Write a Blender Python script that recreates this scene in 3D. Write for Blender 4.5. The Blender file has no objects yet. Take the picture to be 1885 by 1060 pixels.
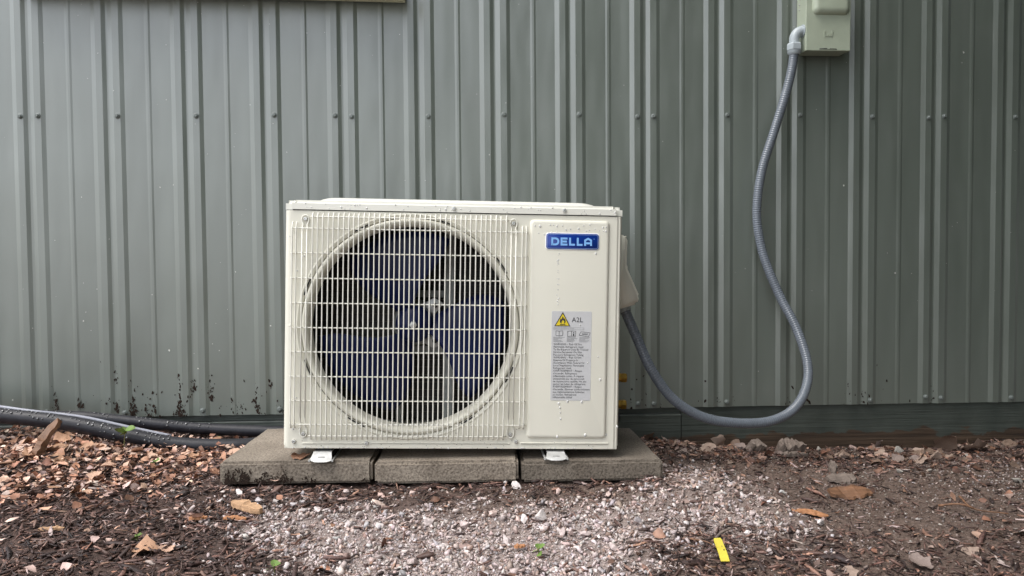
import bpy, bmesh, math, random
import numpy as np
from mathutils import Vector, Matrix, noise as mnoise

random.seed(7)
RNG = np.random.default_rng(11)
S = bpy.context.scene
COL = S.collection
R = math.radians

# ------------------------------------------------------------------ camera
cam_d = bpy.data.cameras.new('camera')
cam = bpy.data.objects.new('camera', cam_d)
COL.objects.link(cam)
YAW, PITCH, ROLL = R(2.707), R(1.975), R(-0.458)
fw = Vector((math.sin(YAW) * math.cos(PITCH), math.cos(YAW) * math.cos(PITCH), -math.sin(PITCH)))
rt0 = Vector((math.cos(YAW), -math.sin(YAW), 0))
up0 = rt0.cross(fw)
rt = rt0 * math.cos(ROLL) + up0 * math.sin(ROLL)
up = up0 * math.cos(ROLL) - rt0 * math.sin(ROLL)
M = Matrix((rt, up, -fw)).transposed().to_4x4()
M.translation = (1.5, -2.2575, 0.52)
cam.matrix_world = M
cam_d.sensor_width = 36
cam_d.lens = 36 * 1361 / 1885
cam_d.clip_start = 0.02
cam_d.clip_end = 500
S.camera = cam

# ------------------------------------------------------------------ light
SUN_EL, SUN_AZ = R(62), R(238)      # azimuth measured from +Y towards +X : behind the camera, to the left
w = bpy.data.worlds.new('World')
S.world = w
w.use_nodes = True
wt = w.node_tree
for n in list(wt.nodes):
    wt.nodes.remove(n)
wo = wt.nodes.new('ShaderNodeOutputWorld')
wb = wt.nodes.new('ShaderNodeBackground')
sky = wt.nodes.new('ShaderNodeTexSky')
sky.sky_type = 'NISHITA'
sky.sun_disc = False
sky.sun_elevation = SUN_EL
sky.sun_rotation = SUN_AZ
sky.air_density = 1.0
sky.dust_density = 1.6
hs = wt.nodes.new('ShaderNodeHueSaturation')
hs.inputs['Saturation'].default_value = 0.30      # thin overcast: nearly grey light
wt.links.new(sky.outputs[0], hs.inputs['Color'])
wt.links.new(hs.outputs[0], wb.inputs[0])
wb.inputs[1].default_value = 0.15
wt.links.new(wb.outputs[0], wo.inputs[0])
sun_d = bpy.data.lights.new('sun', 'SUN')
sun_d.energy = 0.9
sun_d.angle = R(35)
sun_d.color = (1.0, 0.95, 0.88)
sun = bpy.data.objects.new('sun', sun_d)
COL.objects.link(sun)
sd = Vector((math.sin(SUN_AZ) * math.cos(SUN_EL), math.cos(SUN_AZ) * math.cos(SUN_EL), math.sin(SUN_EL)))
sun.rotation_euler = sd.to_track_quat('Z', 'Y').to_euler()
sun.location = (0, -6, 8)
S.view_settings.view_transform = 'Standard'
S.view_settings.look = 'None'
S.view_settings.gamma = 1
S.view_settings.exposure = 1.38
S.render.engine = 'CYCLES'

# ------------------------------------------------------------------ materials
def new_mat(name):
    m = bpy.data.materials.new(name)
    m.use_nodes = True
    nt = m.node_tree
    b = nt.nodes['Principled BSDF']
    return m, nt, b

def nd(nt, t, **kw):
    n = nt.nodes.new(t)
    for k, v in kw.items():
        if k in n.inputs:
            n.inputs[k].default_value = v
        else:
            setattr(n, k, v)
    return n

def coords(nt, scale=(1, 1, 1), kind='Object'):
    tc = nt.nodes.new('ShaderNodeTexCoord')
    mp = nt.nodes.new('ShaderNodeMapping')
    mp.inputs['Scale'].default_value = scale
    nt.links.new(tc.outputs[kind], mp.inputs[0])
    return mp.outputs[0]

def noise(nt, vec, scale, detail=4, rough=.55):
    n = nd(nt, 'ShaderNodeTexNoise', Scale=scale, Detail=detail, Roughness=rough)
    nt.links.new(vec, n.inputs['Vector'])
    return n.outputs['Fac']

def ramp(nt, fac, stops):
    r = nt.nodes.new('ShaderNodeValToRGB')
    e = r.color_ramp.elements
    while len(e) < len(stops):
        e.new(0.5)
    for el, (p, c) in zip(e, stops):
        el.position = p
        el.color = (*c, 1) if len(c) == 3 else c
    nt.links.new(fac, r.inputs[0])
    return r.outputs[0]

def mixc(nt, fac, a, b, mode='MIX'):
    m = nt.nodes.new('ShaderNodeMix')
    m.data_type = 'RGBA'
    m.blend_type = mode
    for sock, val in ((m.inputs[0], fac), (m.inputs[6], a), (m.inputs[7], b)):
        if isinstance(val, (int, float)):
            sock.default_value = val
        elif isinstance(val, tuple):
            sock.default_value = (*val, 1) if len(val) == 3 else val
        else:
            nt.links.new(val, sock)
    return m.outputs[2]

def bump(nt, b, fac, strength, dist):
    bp = nd(nt, 'ShaderNodeBump', Strength=strength, Distance=dist)
    nt.links.new(fac, bp.inputs['Height'])
    nt.links.new(bp.outputs[0], b.inputs['Normal'])
    return bp

def scale_c(c, k):
    return tuple(min(1, x * k) for x in c)

def pmat(name, base, rough=.5, metal=0., var=.12, vscale=14., bmp=0., bscale=200., spec=.5, coat=0.):
    m, nt, b = new_mat(name)
    v = coords(nt)
    f = noise(nt, v, vscale, 5)
    c = ramp(nt, f, [(.3, scale_c(base, 1 - var)), (.7, scale_c(base, 1 + var))])
    nt.links.new(c, b.inputs['Base Color'])
    b.inputs['Roughness'].default_value = rough
    b.inputs['Metallic'].default_value = metal
    b.inputs['Specular IOR Level'].default_value = spec
    b.inputs['Coat Weight'].default_value = coat
    if bmp:
        bump(nt, b, noise(nt, v, bscale, 4), bmp, .002)
    return m

def amat(name, rough=.8, spec=.4, bscale=350., bstr=.35, var=.35, vscale=160.):
    m, nt, b = new_mat(name)
    at = nt.nodes.new('ShaderNodeAttribute')
    at.attribute_name = 'col'
    v = coords(nt)
    f = noise(nt, v, vscale, 3)
    k = ramp(nt, f, [(.3, (1 - var,) * 3), (.7, (1 + var * .4,) * 3)])
    c = mixc(nt, 1.0, at.outputs['Color'], k, 'MULTIPLY')
    nt.links.new(c, b.inputs['Base Color'])
    b.inputs['Roughness'].default_value = rough
    b.inputs['Specular IOR Level'].default_value = spec
    bump(nt, b, noise(nt, v, bscale, 4), bstr, .002)
    return m

CREAM = (.72, .70, .605)
MT = {}
def siding_mat():
    m, nt, b = new_mat('siding_paint')
    v1 = coords(nt, (9, 9, .6))
    v2 = coords(nt, (1, 1, 1))
    base = (.112, .130, .112)
    streak = noise(nt, v1, 1.6, 5)
    c = ramp(nt, streak, [(.3, scale_c(base, .93)), (.7, scale_c(base, 1.08))])
    dust = noise(nt, v2, 5.5, 6, .7)
    dm = ramp(nt, dust, [(.52, (0, 0, 0)), (.8, (.30, .30, .30))])
    c = mixc(nt, dm, c, (.15, .16, .15))
    fine = ramp(nt, noise(nt, v2, 260, 2), [(.70, (0, 0, 0)), (.78, (.5, .5, .5))])
    c = mixc(nt, fine, c, (.17, .18, .17))
    nt.links.new(c, b.inputs['Base Color'])
    r = ramp(nt, dust, [(.3, (.30, .30, .30)), (.8, (.50, .50, .50))])
    nt.links.new(r, b.inputs['Roughness'])
    b.inputs['Specular IOR Level'].default_value = 1.0      # wet glossy enamel
    b.inputs['Coat Weight'].default_value = .9
    b.inputs['Coat Roughness'].default_value = .35
    v3 = coords(nt, (7, 7, 1.7))
    bump(nt, b, noise(nt, v3, 1.0, 2), .5, .022)
    return m
MT['siding'] = siding_mat()
MT['screw'] = pmat('screw_paint', (.14, .16, .15), .4, .0, .25, 300, spec=.6)
MT['cream'] = pmat('cream_enamel', CREAM, .38, 0, .025, 6, .03, 500, .5)
MT['wire'] = pmat('wire_enamel', (.74, .725, .65), .38, 0, .03, 30, 0, 100, .5)
MT['lid'] = pmat('lid_enamel', (.74, .73, .66), .32, 0, .025, 6, .03, 500, .5)
MT['steel'] = pmat('zinc_steel', (.60, .60, .58), .38, .85, .15, 120)
MT['galv'] = pmat('galvanised', (.50, .50, .49), .40, .30, .14, 60)
MT['dark'] = pmat('dark_void', (.012, .012, .013), .7)
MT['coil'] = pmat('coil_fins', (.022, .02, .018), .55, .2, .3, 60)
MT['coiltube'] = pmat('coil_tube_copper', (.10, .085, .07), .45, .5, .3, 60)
MT['bluefan'] = pmat('blue_fan_plastic', (.0045, .0090, .050), .30, 0, .15, 20, spec=.22)
MT['bracket'] = pmat('bracket_steel', (.30, .31, .30), .5, .4, .2, 40)
MT['badge'] = pmat('badge_blue', (.003, .030, .23), .3, 0, .05, 40)
MT['badgeline'] = pmat('badge_line', (.30, .42, .72), .4, 0, .02, 40)
MT['badgetext'] = pmat('badge_letter', (.22, .47, .86), .4, 0, .02, 40)
MT['badgerim'] = pmat('badge_rim', (.78, .79, .82), .4, 0, .02, 40)
MT['label'] = pmat('label_film', (.56, .56, .565), .38, 0, .03, 60)
MT['ink'] = pmat('label_ink', (.035, .035, .038), .6, 0, .1, 60)
MT['inkgrey'] = pmat('label_ink_fine', (.26, .26, .265), .6, 0, .1, 60)
MT['yellow'] = pmat('label_yellow', (.72, .56, .02), .5, 0, .04, 60)
MT['brass'] = pmat('brass', (.46, .27, .06), .32, .9, .25, 90)
MT['rubber'] = pmat('black_foam_insulation', (.018, .018, .023), .42, 0, .25, 40, .25, 240, .32)
MT['greycable'] = pmat('grey_cable', (.30, .31, .36), .4, 0, .1, 40)
MT['conduit'] = pmat('conduit_pvc', (.138, .156, .182), .20, 0, .10, 18, 0, 100, .5)
MT['fitting'] = pmat('fitting_pvc', (.36, .40, .42), .38, 0, .06, 60, .05, 400)
MT['boxpaint'] = pmat('box_enamel', (.36, .40, .31), .42, 0, .05, 30, .06, 500)
MT['wintrim'] = pmat('window_trim', (.52, .51, .36), .45, 0, .06, 20, .05, 200)
MT['glasspane'] = pmat('window_glass', (.02, .025, .025), .05, 0, .05, 5, spec=.8)
MT['mud'] = pmat('splashed_mud', (.024, .015, .011), .85, 0, .5, 200, .4, 300, .2)
MT['fleck'] = pmat('pale_fleck', (.62, .62, .58), .7, 0, .2, 200)
MT['leafgreen'] = pmat('seedling_leaf', (.12, .20, .04), .5, 0, .3, 90)
MT['stem'] = pmat('seedling_stem', (.16, .16, .06), .6, 0, .2, 90)
MT['strip'] = pmat('yellow_plastic', (.66, .55, .07), .4, 0, .10, 40)
MT['orangewood'] = pmat('fresh_wood', (.40, .185, .085), .7, 0, .35, 90, .5, 180)
MT['tanwood'] = pmat('split_wood', (.47, .29, .165), .75, 0, .35, 90, .5, 180)
MT['bark'] = pmat('wet_bark', (.17, .085, .045), .6, 0, .4, 80, .5, 140)
MT['greybark'] = pmat('grey_bark', (.155, .122, .102), .8, 0, .35, 80, .5, 140)
for _k in ('orangewood', 'tanwood', 'bark', 'greybark'):
    for _n2 in MT[_k].node_tree.nodes:
        if _n2.type == 'MAPPING':
            _n2.inputs['Scale'].default_value = (.18, 1.6, 1.6)
MT['crown'] = amat('tree_leaf', .6, .3, 40, .1, .3, 4)
_nt = MT['crown'].node_tree
_tr = _nt.nodes.new('ShaderNodeBsdfTranslucent')
_tr.inputs['Color'].default_value = (.10, .19, .035, 1)
_mx = _nt.nodes.new('ShaderNodeMixShader')
_mx.inputs[0].default_value = .35
_out = [n for n in _nt.nodes if n.type == 'OUTPUT_MATERIAL'][0]
_nt.links.new(_nt.nodes['Principled BSDF'].outputs[0], _mx.inputs[1])
_nt.links.new(_tr.outputs[0], _mx.inputs[2])
_nt.links.new(_mx.outputs[0], _out.inputs[0])
MT['trunk'] = pmat('trunk_bark', (.09, .07, .055), .9, 0, .3, 12, .6, 40)
def drop_mat():
    m, nt, b = new_mat('water_droplet')
    v = coords(nt)
    c = ramp(nt, noise(nt, v, 90, 2), [(.3, (.66, .66, .63)), (.7, (.80, .80, .78))])
    nt.links.new(c, b.inputs['Base Color'])
    b.inputs['Roughness'].default_value = .06
    b.inputs['IOR'].default_value = 1.33
    b.inputs['Specular IOR Level'].default_value = 1.0
    b.inputs['Transmission Weight'].default_value = .25
    return m
MT['drop'] = drop_mat()
MT['dropdark'] = pmat('droplet_on_foam', (.03, .03, .034), .05, 0, .05, 40, spec=1.)
MT['stone'] = amat('gravel_stone', .72, .4, 240, .45, .28, 150)
MT['chip'] = amat('mulch_shred', .58, .45, 300, .5, .45, 180)
MT['leaf'] = amat('dry_leaf', .62, .4, 120, .35, .38, 70)

def concrete_mat(k):
    m, nt, b = new_mat('paver_concrete')
    v = coords(nt, kind='Object')
    a = ramp(nt, noise(nt, v, 7, 6, .65), [(.3, scale_c((.185, .152, .120), k)), (.7, scale_c((.345, .295, .240), k))])
    sp = ramp(nt, noise(nt, v, 210, 3, .7), [(.38, (.52, .50, .48)), (.52, (1, 1, 1)), (.72, (1.25, 1.25, 1.22))])
    c = mixc(nt, 1., a, sp, 'MULTIPLY')
    nt.links.new(c, b.inputs['Base Color'])
    b.inputs['Roughness'].default_value = .8
    vo = nd(nt, 'ShaderNodeTexVoronoi', Scale=150)
    nt.links.new(v, vo.inputs['Vector'])
    h = mixc(nt, .5, noise(nt, v, 160, 5, .7), vo.outputs['Distance'])
    bump(nt, b, h, .55, .003)
    return m
MT['concrete'] = concrete_mat(.88)
MT['concrete_grey'] = concrete_mat(1.0)
MT['concrete_damp'] = concrete_mat(.66)

def board_mat():
    m, nt, b = new_mat('skirt_board_wood')
    v = coords(nt, (1.1, 8, 34))
    grain = noise(nt, v, 2.6, 6, .65)
    wood = ramp(nt, grain, [(.32, (.018, .012, .009)), (.5, (.052, .034, .022)), (.68, (.10, .066, .043))])
    paint = ramp(nt, noise(nt, coords(nt), 9, 5), [(.3, (.034, .043, .037)), (.7, (.062, .072, .062))])
    tc = nt.nodes.new('ShaderNodeTexCoord')
    sx = nt.nodes.new('ShaderNodeSeparateXYZ')
    nt.links.new(tc.outputs['Object'], sx.inputs[0])
    n2 = noise(nt, coords(nt, (5, 5, 9)), 1.6, 5, .6)
    mr = nd(nt, 'ShaderNodeMapRange')
    mr.inputs['From Min'].default_value = -.075
    mr.inputs['From Max'].default_value = .05
    nt.links.new(sx.outputs['Z'], mr.inputs['Value'])
    mth = nd(nt, 'ShaderNodeMath', operation='ADD')
    nt.links.new(mr.outputs[0], mth.inputs[0])
    nt.links.new(n2, mth.inputs[1])
    pm = ramp(nt, mth.outputs[0], [(.90, (0, 0, 0)), (.93, (1, 1, 1))])
    c = mixc(nt, pm, wood, paint)
    nt.links.new(c, b.inputs['Base Color'])
    b.inputs['Roughness'].default_value = .55
    bump(nt, b, grain, .55, .006)
    return m
MT['board'] = board_mat()

def ground_mat():
    m, nt, b = new_mat('soil')
    v = coords(nt)
    big = noise(nt, v, 3.2, 5)
    fine = noise(nt, v, 120, 6, .7)
    c1 = ramp(nt, fine, [(.30, (.022, .013, .010)), (.55, (.078, .046, .036)), (.75, (.18, .12, .095))])
    c2 = ramp(nt, fine, [(.30, (.048, .032, .025)), (.55, (.132, .090, .071)), (.75, (.275, .21, .178))])
    tc = nt.nodes.new('ShaderNodeTexCoord')
    sx = nt.nodes.new('ShaderNodeSeparateXYZ')
    nt.links.new(tc.outputs['Object'], sx.inputs[0])
    mr = nd(nt, 'ShaderNodeMapRange')
    mr.inputs['From Min'].default_value = 1.0
    mr.inputs['From Max'].default_value = 2.5
    nt.links.new(sx.outputs['X'], mr.inputs['Value'])
    ad = nd(nt, 'ShaderNodeMath', operation='ADD')
    nt.links.new(mr.outputs[0], ad.inputs[0])
    nt.links.new(big, ad.inputs[1])
    f = ramp(nt, ad.outputs[0], [(.65, (0, 0, 0)), (1.0, (1, 1, 1))])
    c = mixc(nt, f, c1, c2)
    at = nt.nodes.new('ShaderNodeAttribute')
    at.attribute_name = 'stone_dust'
    dn = nd(nt, 'ShaderNodeMath', operation='MULTIPLY')
    nt.links.new(at.outputs['Fac'], dn.inputs[0])
    nt.links.new(ramp(nt, noise(nt, v, 45, 5, .7), [(.35, (.35, .35, .35)), (.6, (1, 1, 1))]), dn.inputs[1])
    dust = ramp(nt, fine, [(.3, (.20, .16, .145)), (.7, (.46, .38, .355))])
    c = mixc(nt, dn.outputs[0], c, dust)
    nt.links.new(c, b.inputs['Base Color'])
    b.inputs['Roughness'].default_value = .85
    bump(nt, b, fine, .8, .006)
    return m
MT['soil'] = ground_mat()

# ------------------------------------------------------------------ helpers
def tag(o, label=None, cat=None, group=None, kind=None):
    for k, v in (('label', label), ('category', cat), ('group', group), ('kind', kind)):
        if v:
            o[k] = v
    return o

def link(name, me, mat=None, parent=None):
    o = bpy.data.objects.new(name, me)
    COL.objects.link(o)
    if mat is not None and me is not None and not me.materials:
        me.materials.append(MT[mat] if isinstance(mat, str) else mat)
    if parent is not None:
        o.parent = parent
    return o

def empty(name, loc=(0, 0, 0), rot=(0, 0, 0)):
    o = bpy.data.objects.new(name, None)
    o.empty_display_size = .05
    o.location = loc
    o.rotation_euler = rot
    COL.objects.link(o)
    return o

def mesh(name, verts, faces, smooth=False):
    me = bpy.data.meshes.new(name)
    me.from_pydata([tuple(map(float, v)) for v in verts], [], faces)
    me.update()
    if smooth:
        me.polygons.foreach_set('use_smooth', [True] * len(me.polygons))
    return me

def fix(me):
    bm = bmesh.new()
    bm.from_mesh(me)
    bmesh.ops.recalc_face_normals(bm, faces=bm.faces)
    bm.to_mesh(me)
    bm.free()
    return me

def box_mesh(name, x0, x1, y0, y1, z0, z1, bev=0., seg=2, smooth=False):
    bm = bmesh.new()
    vs = [bm.verts.new((x, y, z)) for x in (x0, x1) for y in (y0, y1) for z in (z0, z1)]
    for f in ((0, 1, 3, 2), (4, 6, 7, 5), (0, 4, 5, 1), (2, 3, 7, 6), (0, 2, 6, 4), (1, 5, 7, 3)):
        bm.faces.new([vs[i] for i in f])
    bmesh.ops.recalc_face_normals(bm, faces=bm.faces)
    if bev:
        bmesh.ops.bevel(bm, geom=list(bm.edges), offset=bev, segments=seg, affect='EDGES', profile=.6)
    me = bpy.data.meshes.new(name)
    bm.to_mesh(me)
    bm.free()
    if smooth:
        me.polygons.foreach_set('use_smooth', [True] * len(me.polygons))
    return me

def spline(pts, n):
    """Catmull-Rom through pts, n samples, even in arc length"""
    P = np.array(pts, float)
    P = np.vstack([2 * P[0] - P[1], P, 2 * P[-1] - P[-2]])
    out = []
    for i in range(1, len(P) - 2):
        t = np.linspace(0, 1, 40, endpoint=False)[:, None]
        a, b_, c, d = P[i - 1], P[i], P[i + 1], P[i + 2]
        out.append(.5 * ((2 * b_) + (-a + c) * t + (2 * a - 5 * b_ + 4 * c - d) * t ** 2 + (-a + 3 * b_ - 3 * c + d) * t ** 3))
    out = np.vstack(out + [P[-2][None]])
    s = np.concatenate([[0], np.cumsum(np.linalg.norm(np.diff(out, axis=0), axis=1))])
    u = np.linspace(0, s[-1], n)
    return np.stack([np.interp(u, s, out[:, k]) for k in range(3)], 1), s[-1]

def tube_mesh(name, path, rad, seg=10, smooth=True, caps=True):
    P = np.array(path, float)
    n = len(P)
    rad = np.full(n, rad) if np.isscalar(rad) else np.asarray(rad)
    T = np.gradient(P, axis=0)
    T /= np.linalg.norm(T, axis=1)[:, None]
    ref = np.array((0, 0, 1.)) if abs(T[0][2]) < .9 else np.array((0, 1., 0))
    u = np.cross(T[0], ref)
    u /= np.linalg.norm(u)
    V = []
    ang = np.linspace(0, 2 * np.pi, seg, endpoint=False)
    for i in range(n):
        u = u - T[i] * (u @ T[i])
        u /= np.linalg.norm(u)
        v = np.cross(T[i], u)
        V.append(P[i] + rad[i] * (np.cos(ang)[:, None] * u + np.sin(ang)[:, None] * v))
    V = np.vstack(V)
    F = []
    for i in range(n - 1):
        for k in range(seg):
            k2 = (k + 1) % seg
            F.append((i * seg + k, i * seg + k2, (i + 1) * seg + k2, (i + 1) * seg + k))
    if caps:
        F.append(tuple(range(seg - 1, -1, -1)))
        F.append(tuple((n - 1) * seg + k for k in range(seg)))
    return mesh(name, V, F, smooth)

def rrect(cx, cz, w_, h_, r, n=6):
    pts = []
    for (sx, sz, a0) in ((1, 1, 0), (-1, 1, 90), (-1, -1, 180), (1, -1, 270)):
        for k in range(n + 1):
            a = R(a0 + 90 * k / n)
            pts.append((cx + sx * (w_ / 2 - r) + r * math.cos(a), cz + sz * (h_ / 2 - r) + r * math.sin(a)))
    return pts

def loft_rect(name, cx, cz, w_, h_, r, levels, smooth=True, cap=True, back=False):
    """levels: (inset, y). Rounded rectangles in XZ lofted along y (front = -y)."""
    V, F = [], []
    n = None
    for ins, y in levels:
        p = rrect(cx, cz, w_ - 2 * ins, h_ - 2 * ins, max(r - ins * .6, .0008))
        n = len(p)
        V += [(a, y, b_) for a, b_ in p]
    for i in range(len(levels) - 1):
        for k in range(n):
            k2 = (k + 1) % n
            F.append((i * n + k, i * n + k2, (i + 1) * n + k2, (i + 1) * n + k))
    if cap:
        F.append(tuple((len(levels) - 1) * n + k for k in range(n)))
    if back:
        F.append(tuple(range(n - 1, -1, -1)))
    return fix(mesh(name, V, F, smooth))

def revolve(name, prof, c, axis='y', seg=64, smooth=True, closed=False):
    """prof: (radius, depth). c: centre. axis y (front is -y), x or z."""
    V, F = [], []
    for k in range(seg):
        a = 2 * math.pi * k / seg
        for r_, d in prof:
            p, q = r_ * math.cos(a), r_ * math.sin(a)
            if axis == 'y':
                V.append((c[0] + p, c[1] + d, c[2] + q))
            elif axis == 'x':
                V.append((c[0] + d, c[1] + p, c[2] + q))
            else:
                V.append((c[0] + p, c[1] + q, c[2] + d))
    n = len(prof)
    for k in range(seg):
        k2 = (k + 1) % seg
        for i in range(n - 1):
            F.append((k * n + i, k2 * n + i, k2 * n + i + 1, k * n + i + 1))
    if closed:
        F.append(tuple(k * n for k in range(seg)))
        F.append(tuple(k * n + n - 1 for k in range(seg)))
    return fix(mesh(name, V, F, smooth))

def prism(name, poly, y0, y1, bev=0., seg=3, smooth=True):
    """polygon in XZ, extruded along y"""
    bm = bmesh.new()
    a = [bm.verts.new((x, y0, z)) for x, z in poly]
    b_ = [bm.verts.new((x, y1, z)) for x, z in poly]
    n = len(poly)
    bm.faces.new(a)
    bm.faces.new(b_[::-1])
    for k in range(n):
        bm.faces.new((a[k], b_[k], b_[(k + 1) % n], a[(k + 1) % n]))
    bmesh.ops.recalc_face_normals(bm, faces=bm.faces)
    if bev:
        bmesh.ops.bevel(bm, geom=list(bm.edges), offset=bev, segments=seg, affect='EDGES')
    me = bpy.data.meshes.new(name)
    bm.to_mesh(me)
    bm.free()
    if smooth:
        me.polygons.foreach_set('use_smooth', [True] * len(me.polygons))
    return me

def strokes_mesh(name, lines, wd, y=0., th=.0004):
    """flat strokes (x,z polylines) of width wd, facing -y, thickness th"""
    V, F = [], []
    for ln in lines:
        n = len(ln)
        off = len(V)
        for i in range(n):
            p = Vector(ln[i])
            d0 = (p - Vector(ln[i - 1])).normalized() if i else None
            d1 = (Vector(ln[i + 1]) - p).normalized() if i < n - 1 else None
            d = (d0 + d1).normalized() if d0 and d1 else (d0 or d1)
            k = 1.0
            if d0 and d1:
                k = 1 / max(.5, d.dot(d0))
            nn = Vector((-d.y, d.x)) * (wd / 2 * k)
            V += [(p.x + nn.x, y, p.y + nn.y), (p.x - nn.x, y, p.y - nn.y)]
        for i in range(n - 1):
            a = off + 2 * i
            F.append((a, a + 1, a + 3, a + 2))
    return mesh(name, V, F)

def text_mesh(body, size, x, z, y, name, align='LEFT', line=1.0):
    cu = bpy.data.curves.new(name, 'FONT')
    cu.body = body
    cu.size = size
    cu.align_x = align
    cu.space_line = line
    cu.resolution_u = 2
    cu.fill_mode = 'FRONT'
    o = bpy.data.objects.new(name, cu)
    COL.objects.link(o)
    dg = bpy.context.evaluated_depsgraph_get()
    me = bpy.data.meshes.new_from_object(o.evaluated_get(dg))
    bpy.data.objects.remove(o)
    bpy.data.curves.remove(cu)
    for v in me.vertices:
        a, b_ = v.co.x, v.co.y
        v.co = (x + a, y, z + b_)
    me.materials.clear()
    me.name = name
    return me

def mass(name, protos, pos, rots, scl, colr, mat, parent=None):
    """many small pieces as one mesh. protos: list of (verts Nx3, tris Mx3) ; rots Nx3x3 ; scl Nx3 ; colr Nx3"""
    n = len(pos)
    which = RNG.integers(0, len(protos), n)
    VV, FF, CC = [], [], []
    off = 0
    for k, (pv, pf) in enumerate(protos):
        idx = np.nonzero(which == k)[0]
        if len(idx) == 0:
            continue
        v = pv[None] * scl[idx][:, None, :]
        v = np.einsum('nij,nvj->nvi', rots[idx], v) + pos[idx][:, None, :]
        f = pf[None] + (off + np.arange(len(idx)) * len(pv))[:, None, None]
        off += len(idx) * len(pv)
        VV.append(v.reshape(-1, 3))
        FF.append(f.reshape(-1, 3))
        CC.append(np.repeat(colr[idx], len(pv), axis=0))
    V, F, C = np.vstack(VV), np.vstack(FF), np.vstack(CC)
    me = bpy.data.meshes.new(name)
    me.vertices.add(len(V))
    me.vertices.foreach_set('co', V.astype(np.float32).ravel())
    me.loops.add(F.size)
    me.loops.foreach_set('vertex_index', F.astype(np.int32).ravel())
    me.polygons.add(len(F))
    me.polygons.foreach_set('loop_start', (np.arange(len(F)) * 3).astype(np.int32))
    me.polygons.foreach_set('loop_total', np.full(len(F), 3, np.int32))
    at = me.attributes.new('col', 'FLOAT_COLOR', 'POINT')
    at.data.foreach_set('color', np.hstack([C, np.ones((len(C), 1))]).astype(np.float32).ravel())
    me.update(calc_edges=True)
    me.validate()
    return link(name, me, mat, parent)

def set_col(me, c):
    at = me.attributes.new('col', 'FLOAT_COLOR', 'POINT')
    at.data.foreach_set('color', np.tile(np.array([*c, 1.], np.float32), len(me.vertices)))

def euler_mats(e):
    cx, sx = np.cos(e[:, 0]), np.sin(e[:, 0])
    cy, sy = np.cos(e[:, 1]), np.sin(e[:, 1])
    cz, sz = np.cos(e[:, 2]), np.sin(e[:, 2])
    m = np.empty((len(e), 3, 3))
    m[:, 0] = np.stack([cz * cy, cz * sy * sx - sz * cx, cz * sy * cx + sz * sx], 1)
    m[:, 1] = np.stack([sz * cy, sz * sy * sx + cz * cx, sz * sy * cx - cz * sx], 1)
    m[:, 2] = np.stack([-sy, cy * sx, cy * cx], 1)
    return m

# ------------------------------------------------------------------ ground
HP = np.array([(-.6, 0, .035), (.126, -.03, .033), (.25, -.03, .031), (.56, -.03, .017), (.9, -.05, .0), (1.4, -.1, -.005),
               (2.03, -.03, -.03), (2.25, -.03, -.058), (2.54, -.03, -.075), (2.89, -.03, -.08), (3.2, -.03, -.06), (3.9, 0, -.05),
               (.2, -.5, .01), (.9, -.56, .0), (1.25, -.56, -.006), (1.6, -.56, -.006), (1.95, -.6, -.008), (2.1, -.35, -.03),
               (2.5, -.5, -.05), (3.2, -.5, -.05), (.5, -1., 0), (1.5, -1.05, -.02), (2.4, -1., -.035), (3., -1., -.04),
               (.2, -2, -.02), (1.5, -2, -.03), (3, -2, -.04)])
def hgt(x, y):
    x, y = np.atleast_1d(x).astype(float), np.atleast_1d(y).astype(float)
    out = np.empty(len(x))
    for s in range(0, len(x), 20000):
        xx, yy = x[s:s + 20000], y[s:s + 20000]
        d2 = (xx[:, None] - HP[:, 0]) ** 2 + (yy[:, None] - HP[:, 1]) ** 2
        ww = 1 / (d2 + .01) ** 1.5
        out[s:s + 20000] = (ww * HP[:, 2]).sum(1) / ww.sum(1)
    # small relief, the same function for ground and for what lies on it
    out += .004 * np.sin(x * 23 + 3 * np.sin(y * 17)) * np.cos(y * 29 + 2 * np.sin(x * 13)) + .003 * np.sin(x * 51 + y * 37)
    out += .028 * np.exp(-((x - .36) / .20) ** 2 - ((y + .36) / .13) ** 2)          # heap of leaves by the pipes
    out += .016 * np.exp(-((x - 2.03) / .16) ** 2 - ((y + .56) / .16) ** 2)          # shoulder of gravel beside the paver
    # hollow under the pavers
    inside = (x > .90) & (x < 1.93) & (y > -.50) & (y < -.20)
    out[inside] = np.minimum(out[inside], -.004)
    return out

gx = np.unique(np.concatenate([[-60, -25, -10, -5, -2.5, -1.2], np.arange(-.5, 3.9, .016), [4.5, 6, 10, 25, 60]]))
gy = np.unique(np.concatenate([[-60, -25, -12, -6, -4, -2.8], np.arange(-1.9, .06, .016), [.3, 3, 25, 60]]))
GX, GY = np.meshgrid(gx, gy, indexing='ij')
GZ = hgt(GX.ravel(), GY.ravel())
nx, ny = len(gx), len(gy)
gv = np.stack([GX.ravel(), GY.ravel(), GZ], 1)
gf = [(i * ny + j, (i + 1) * ny + j, (i + 1) * ny + j + 1, i * ny + j + 1) for i in range(nx - 1) for j in range(ny - 1)]
ground = link('ground', mesh('ground', gv, gf, True), 'soil')
tag(ground, 'dark soil ground in front of the metal wall', kind='structure')

# pale slab added unseen behind the camera to brighten the wall's reflection
dv, df = [], []
for x in (-14, -6, -2, .2, 1.3):
    for y in (-16, -8, -5, -3.2):
        dv.append((x, y, float(hgt(x, y)[0]) + .03))
df = [(i * 4 + j, (i + 1) * 4 + j, (i + 1) * 4 + j + 1, i * 4 + j + 1) for i in range(4) for j in range(3)]
MT['drive'] = pmat('drive_concrete', (.50, .49, .46), .8, 0, .1, 3, .2, 60)
bounce = link('driveway', mesh('driveway', dv, df, True), 'drive')
tag(bounce, 'pale concrete driveway in the open facing the wall', kind='structure')

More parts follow.
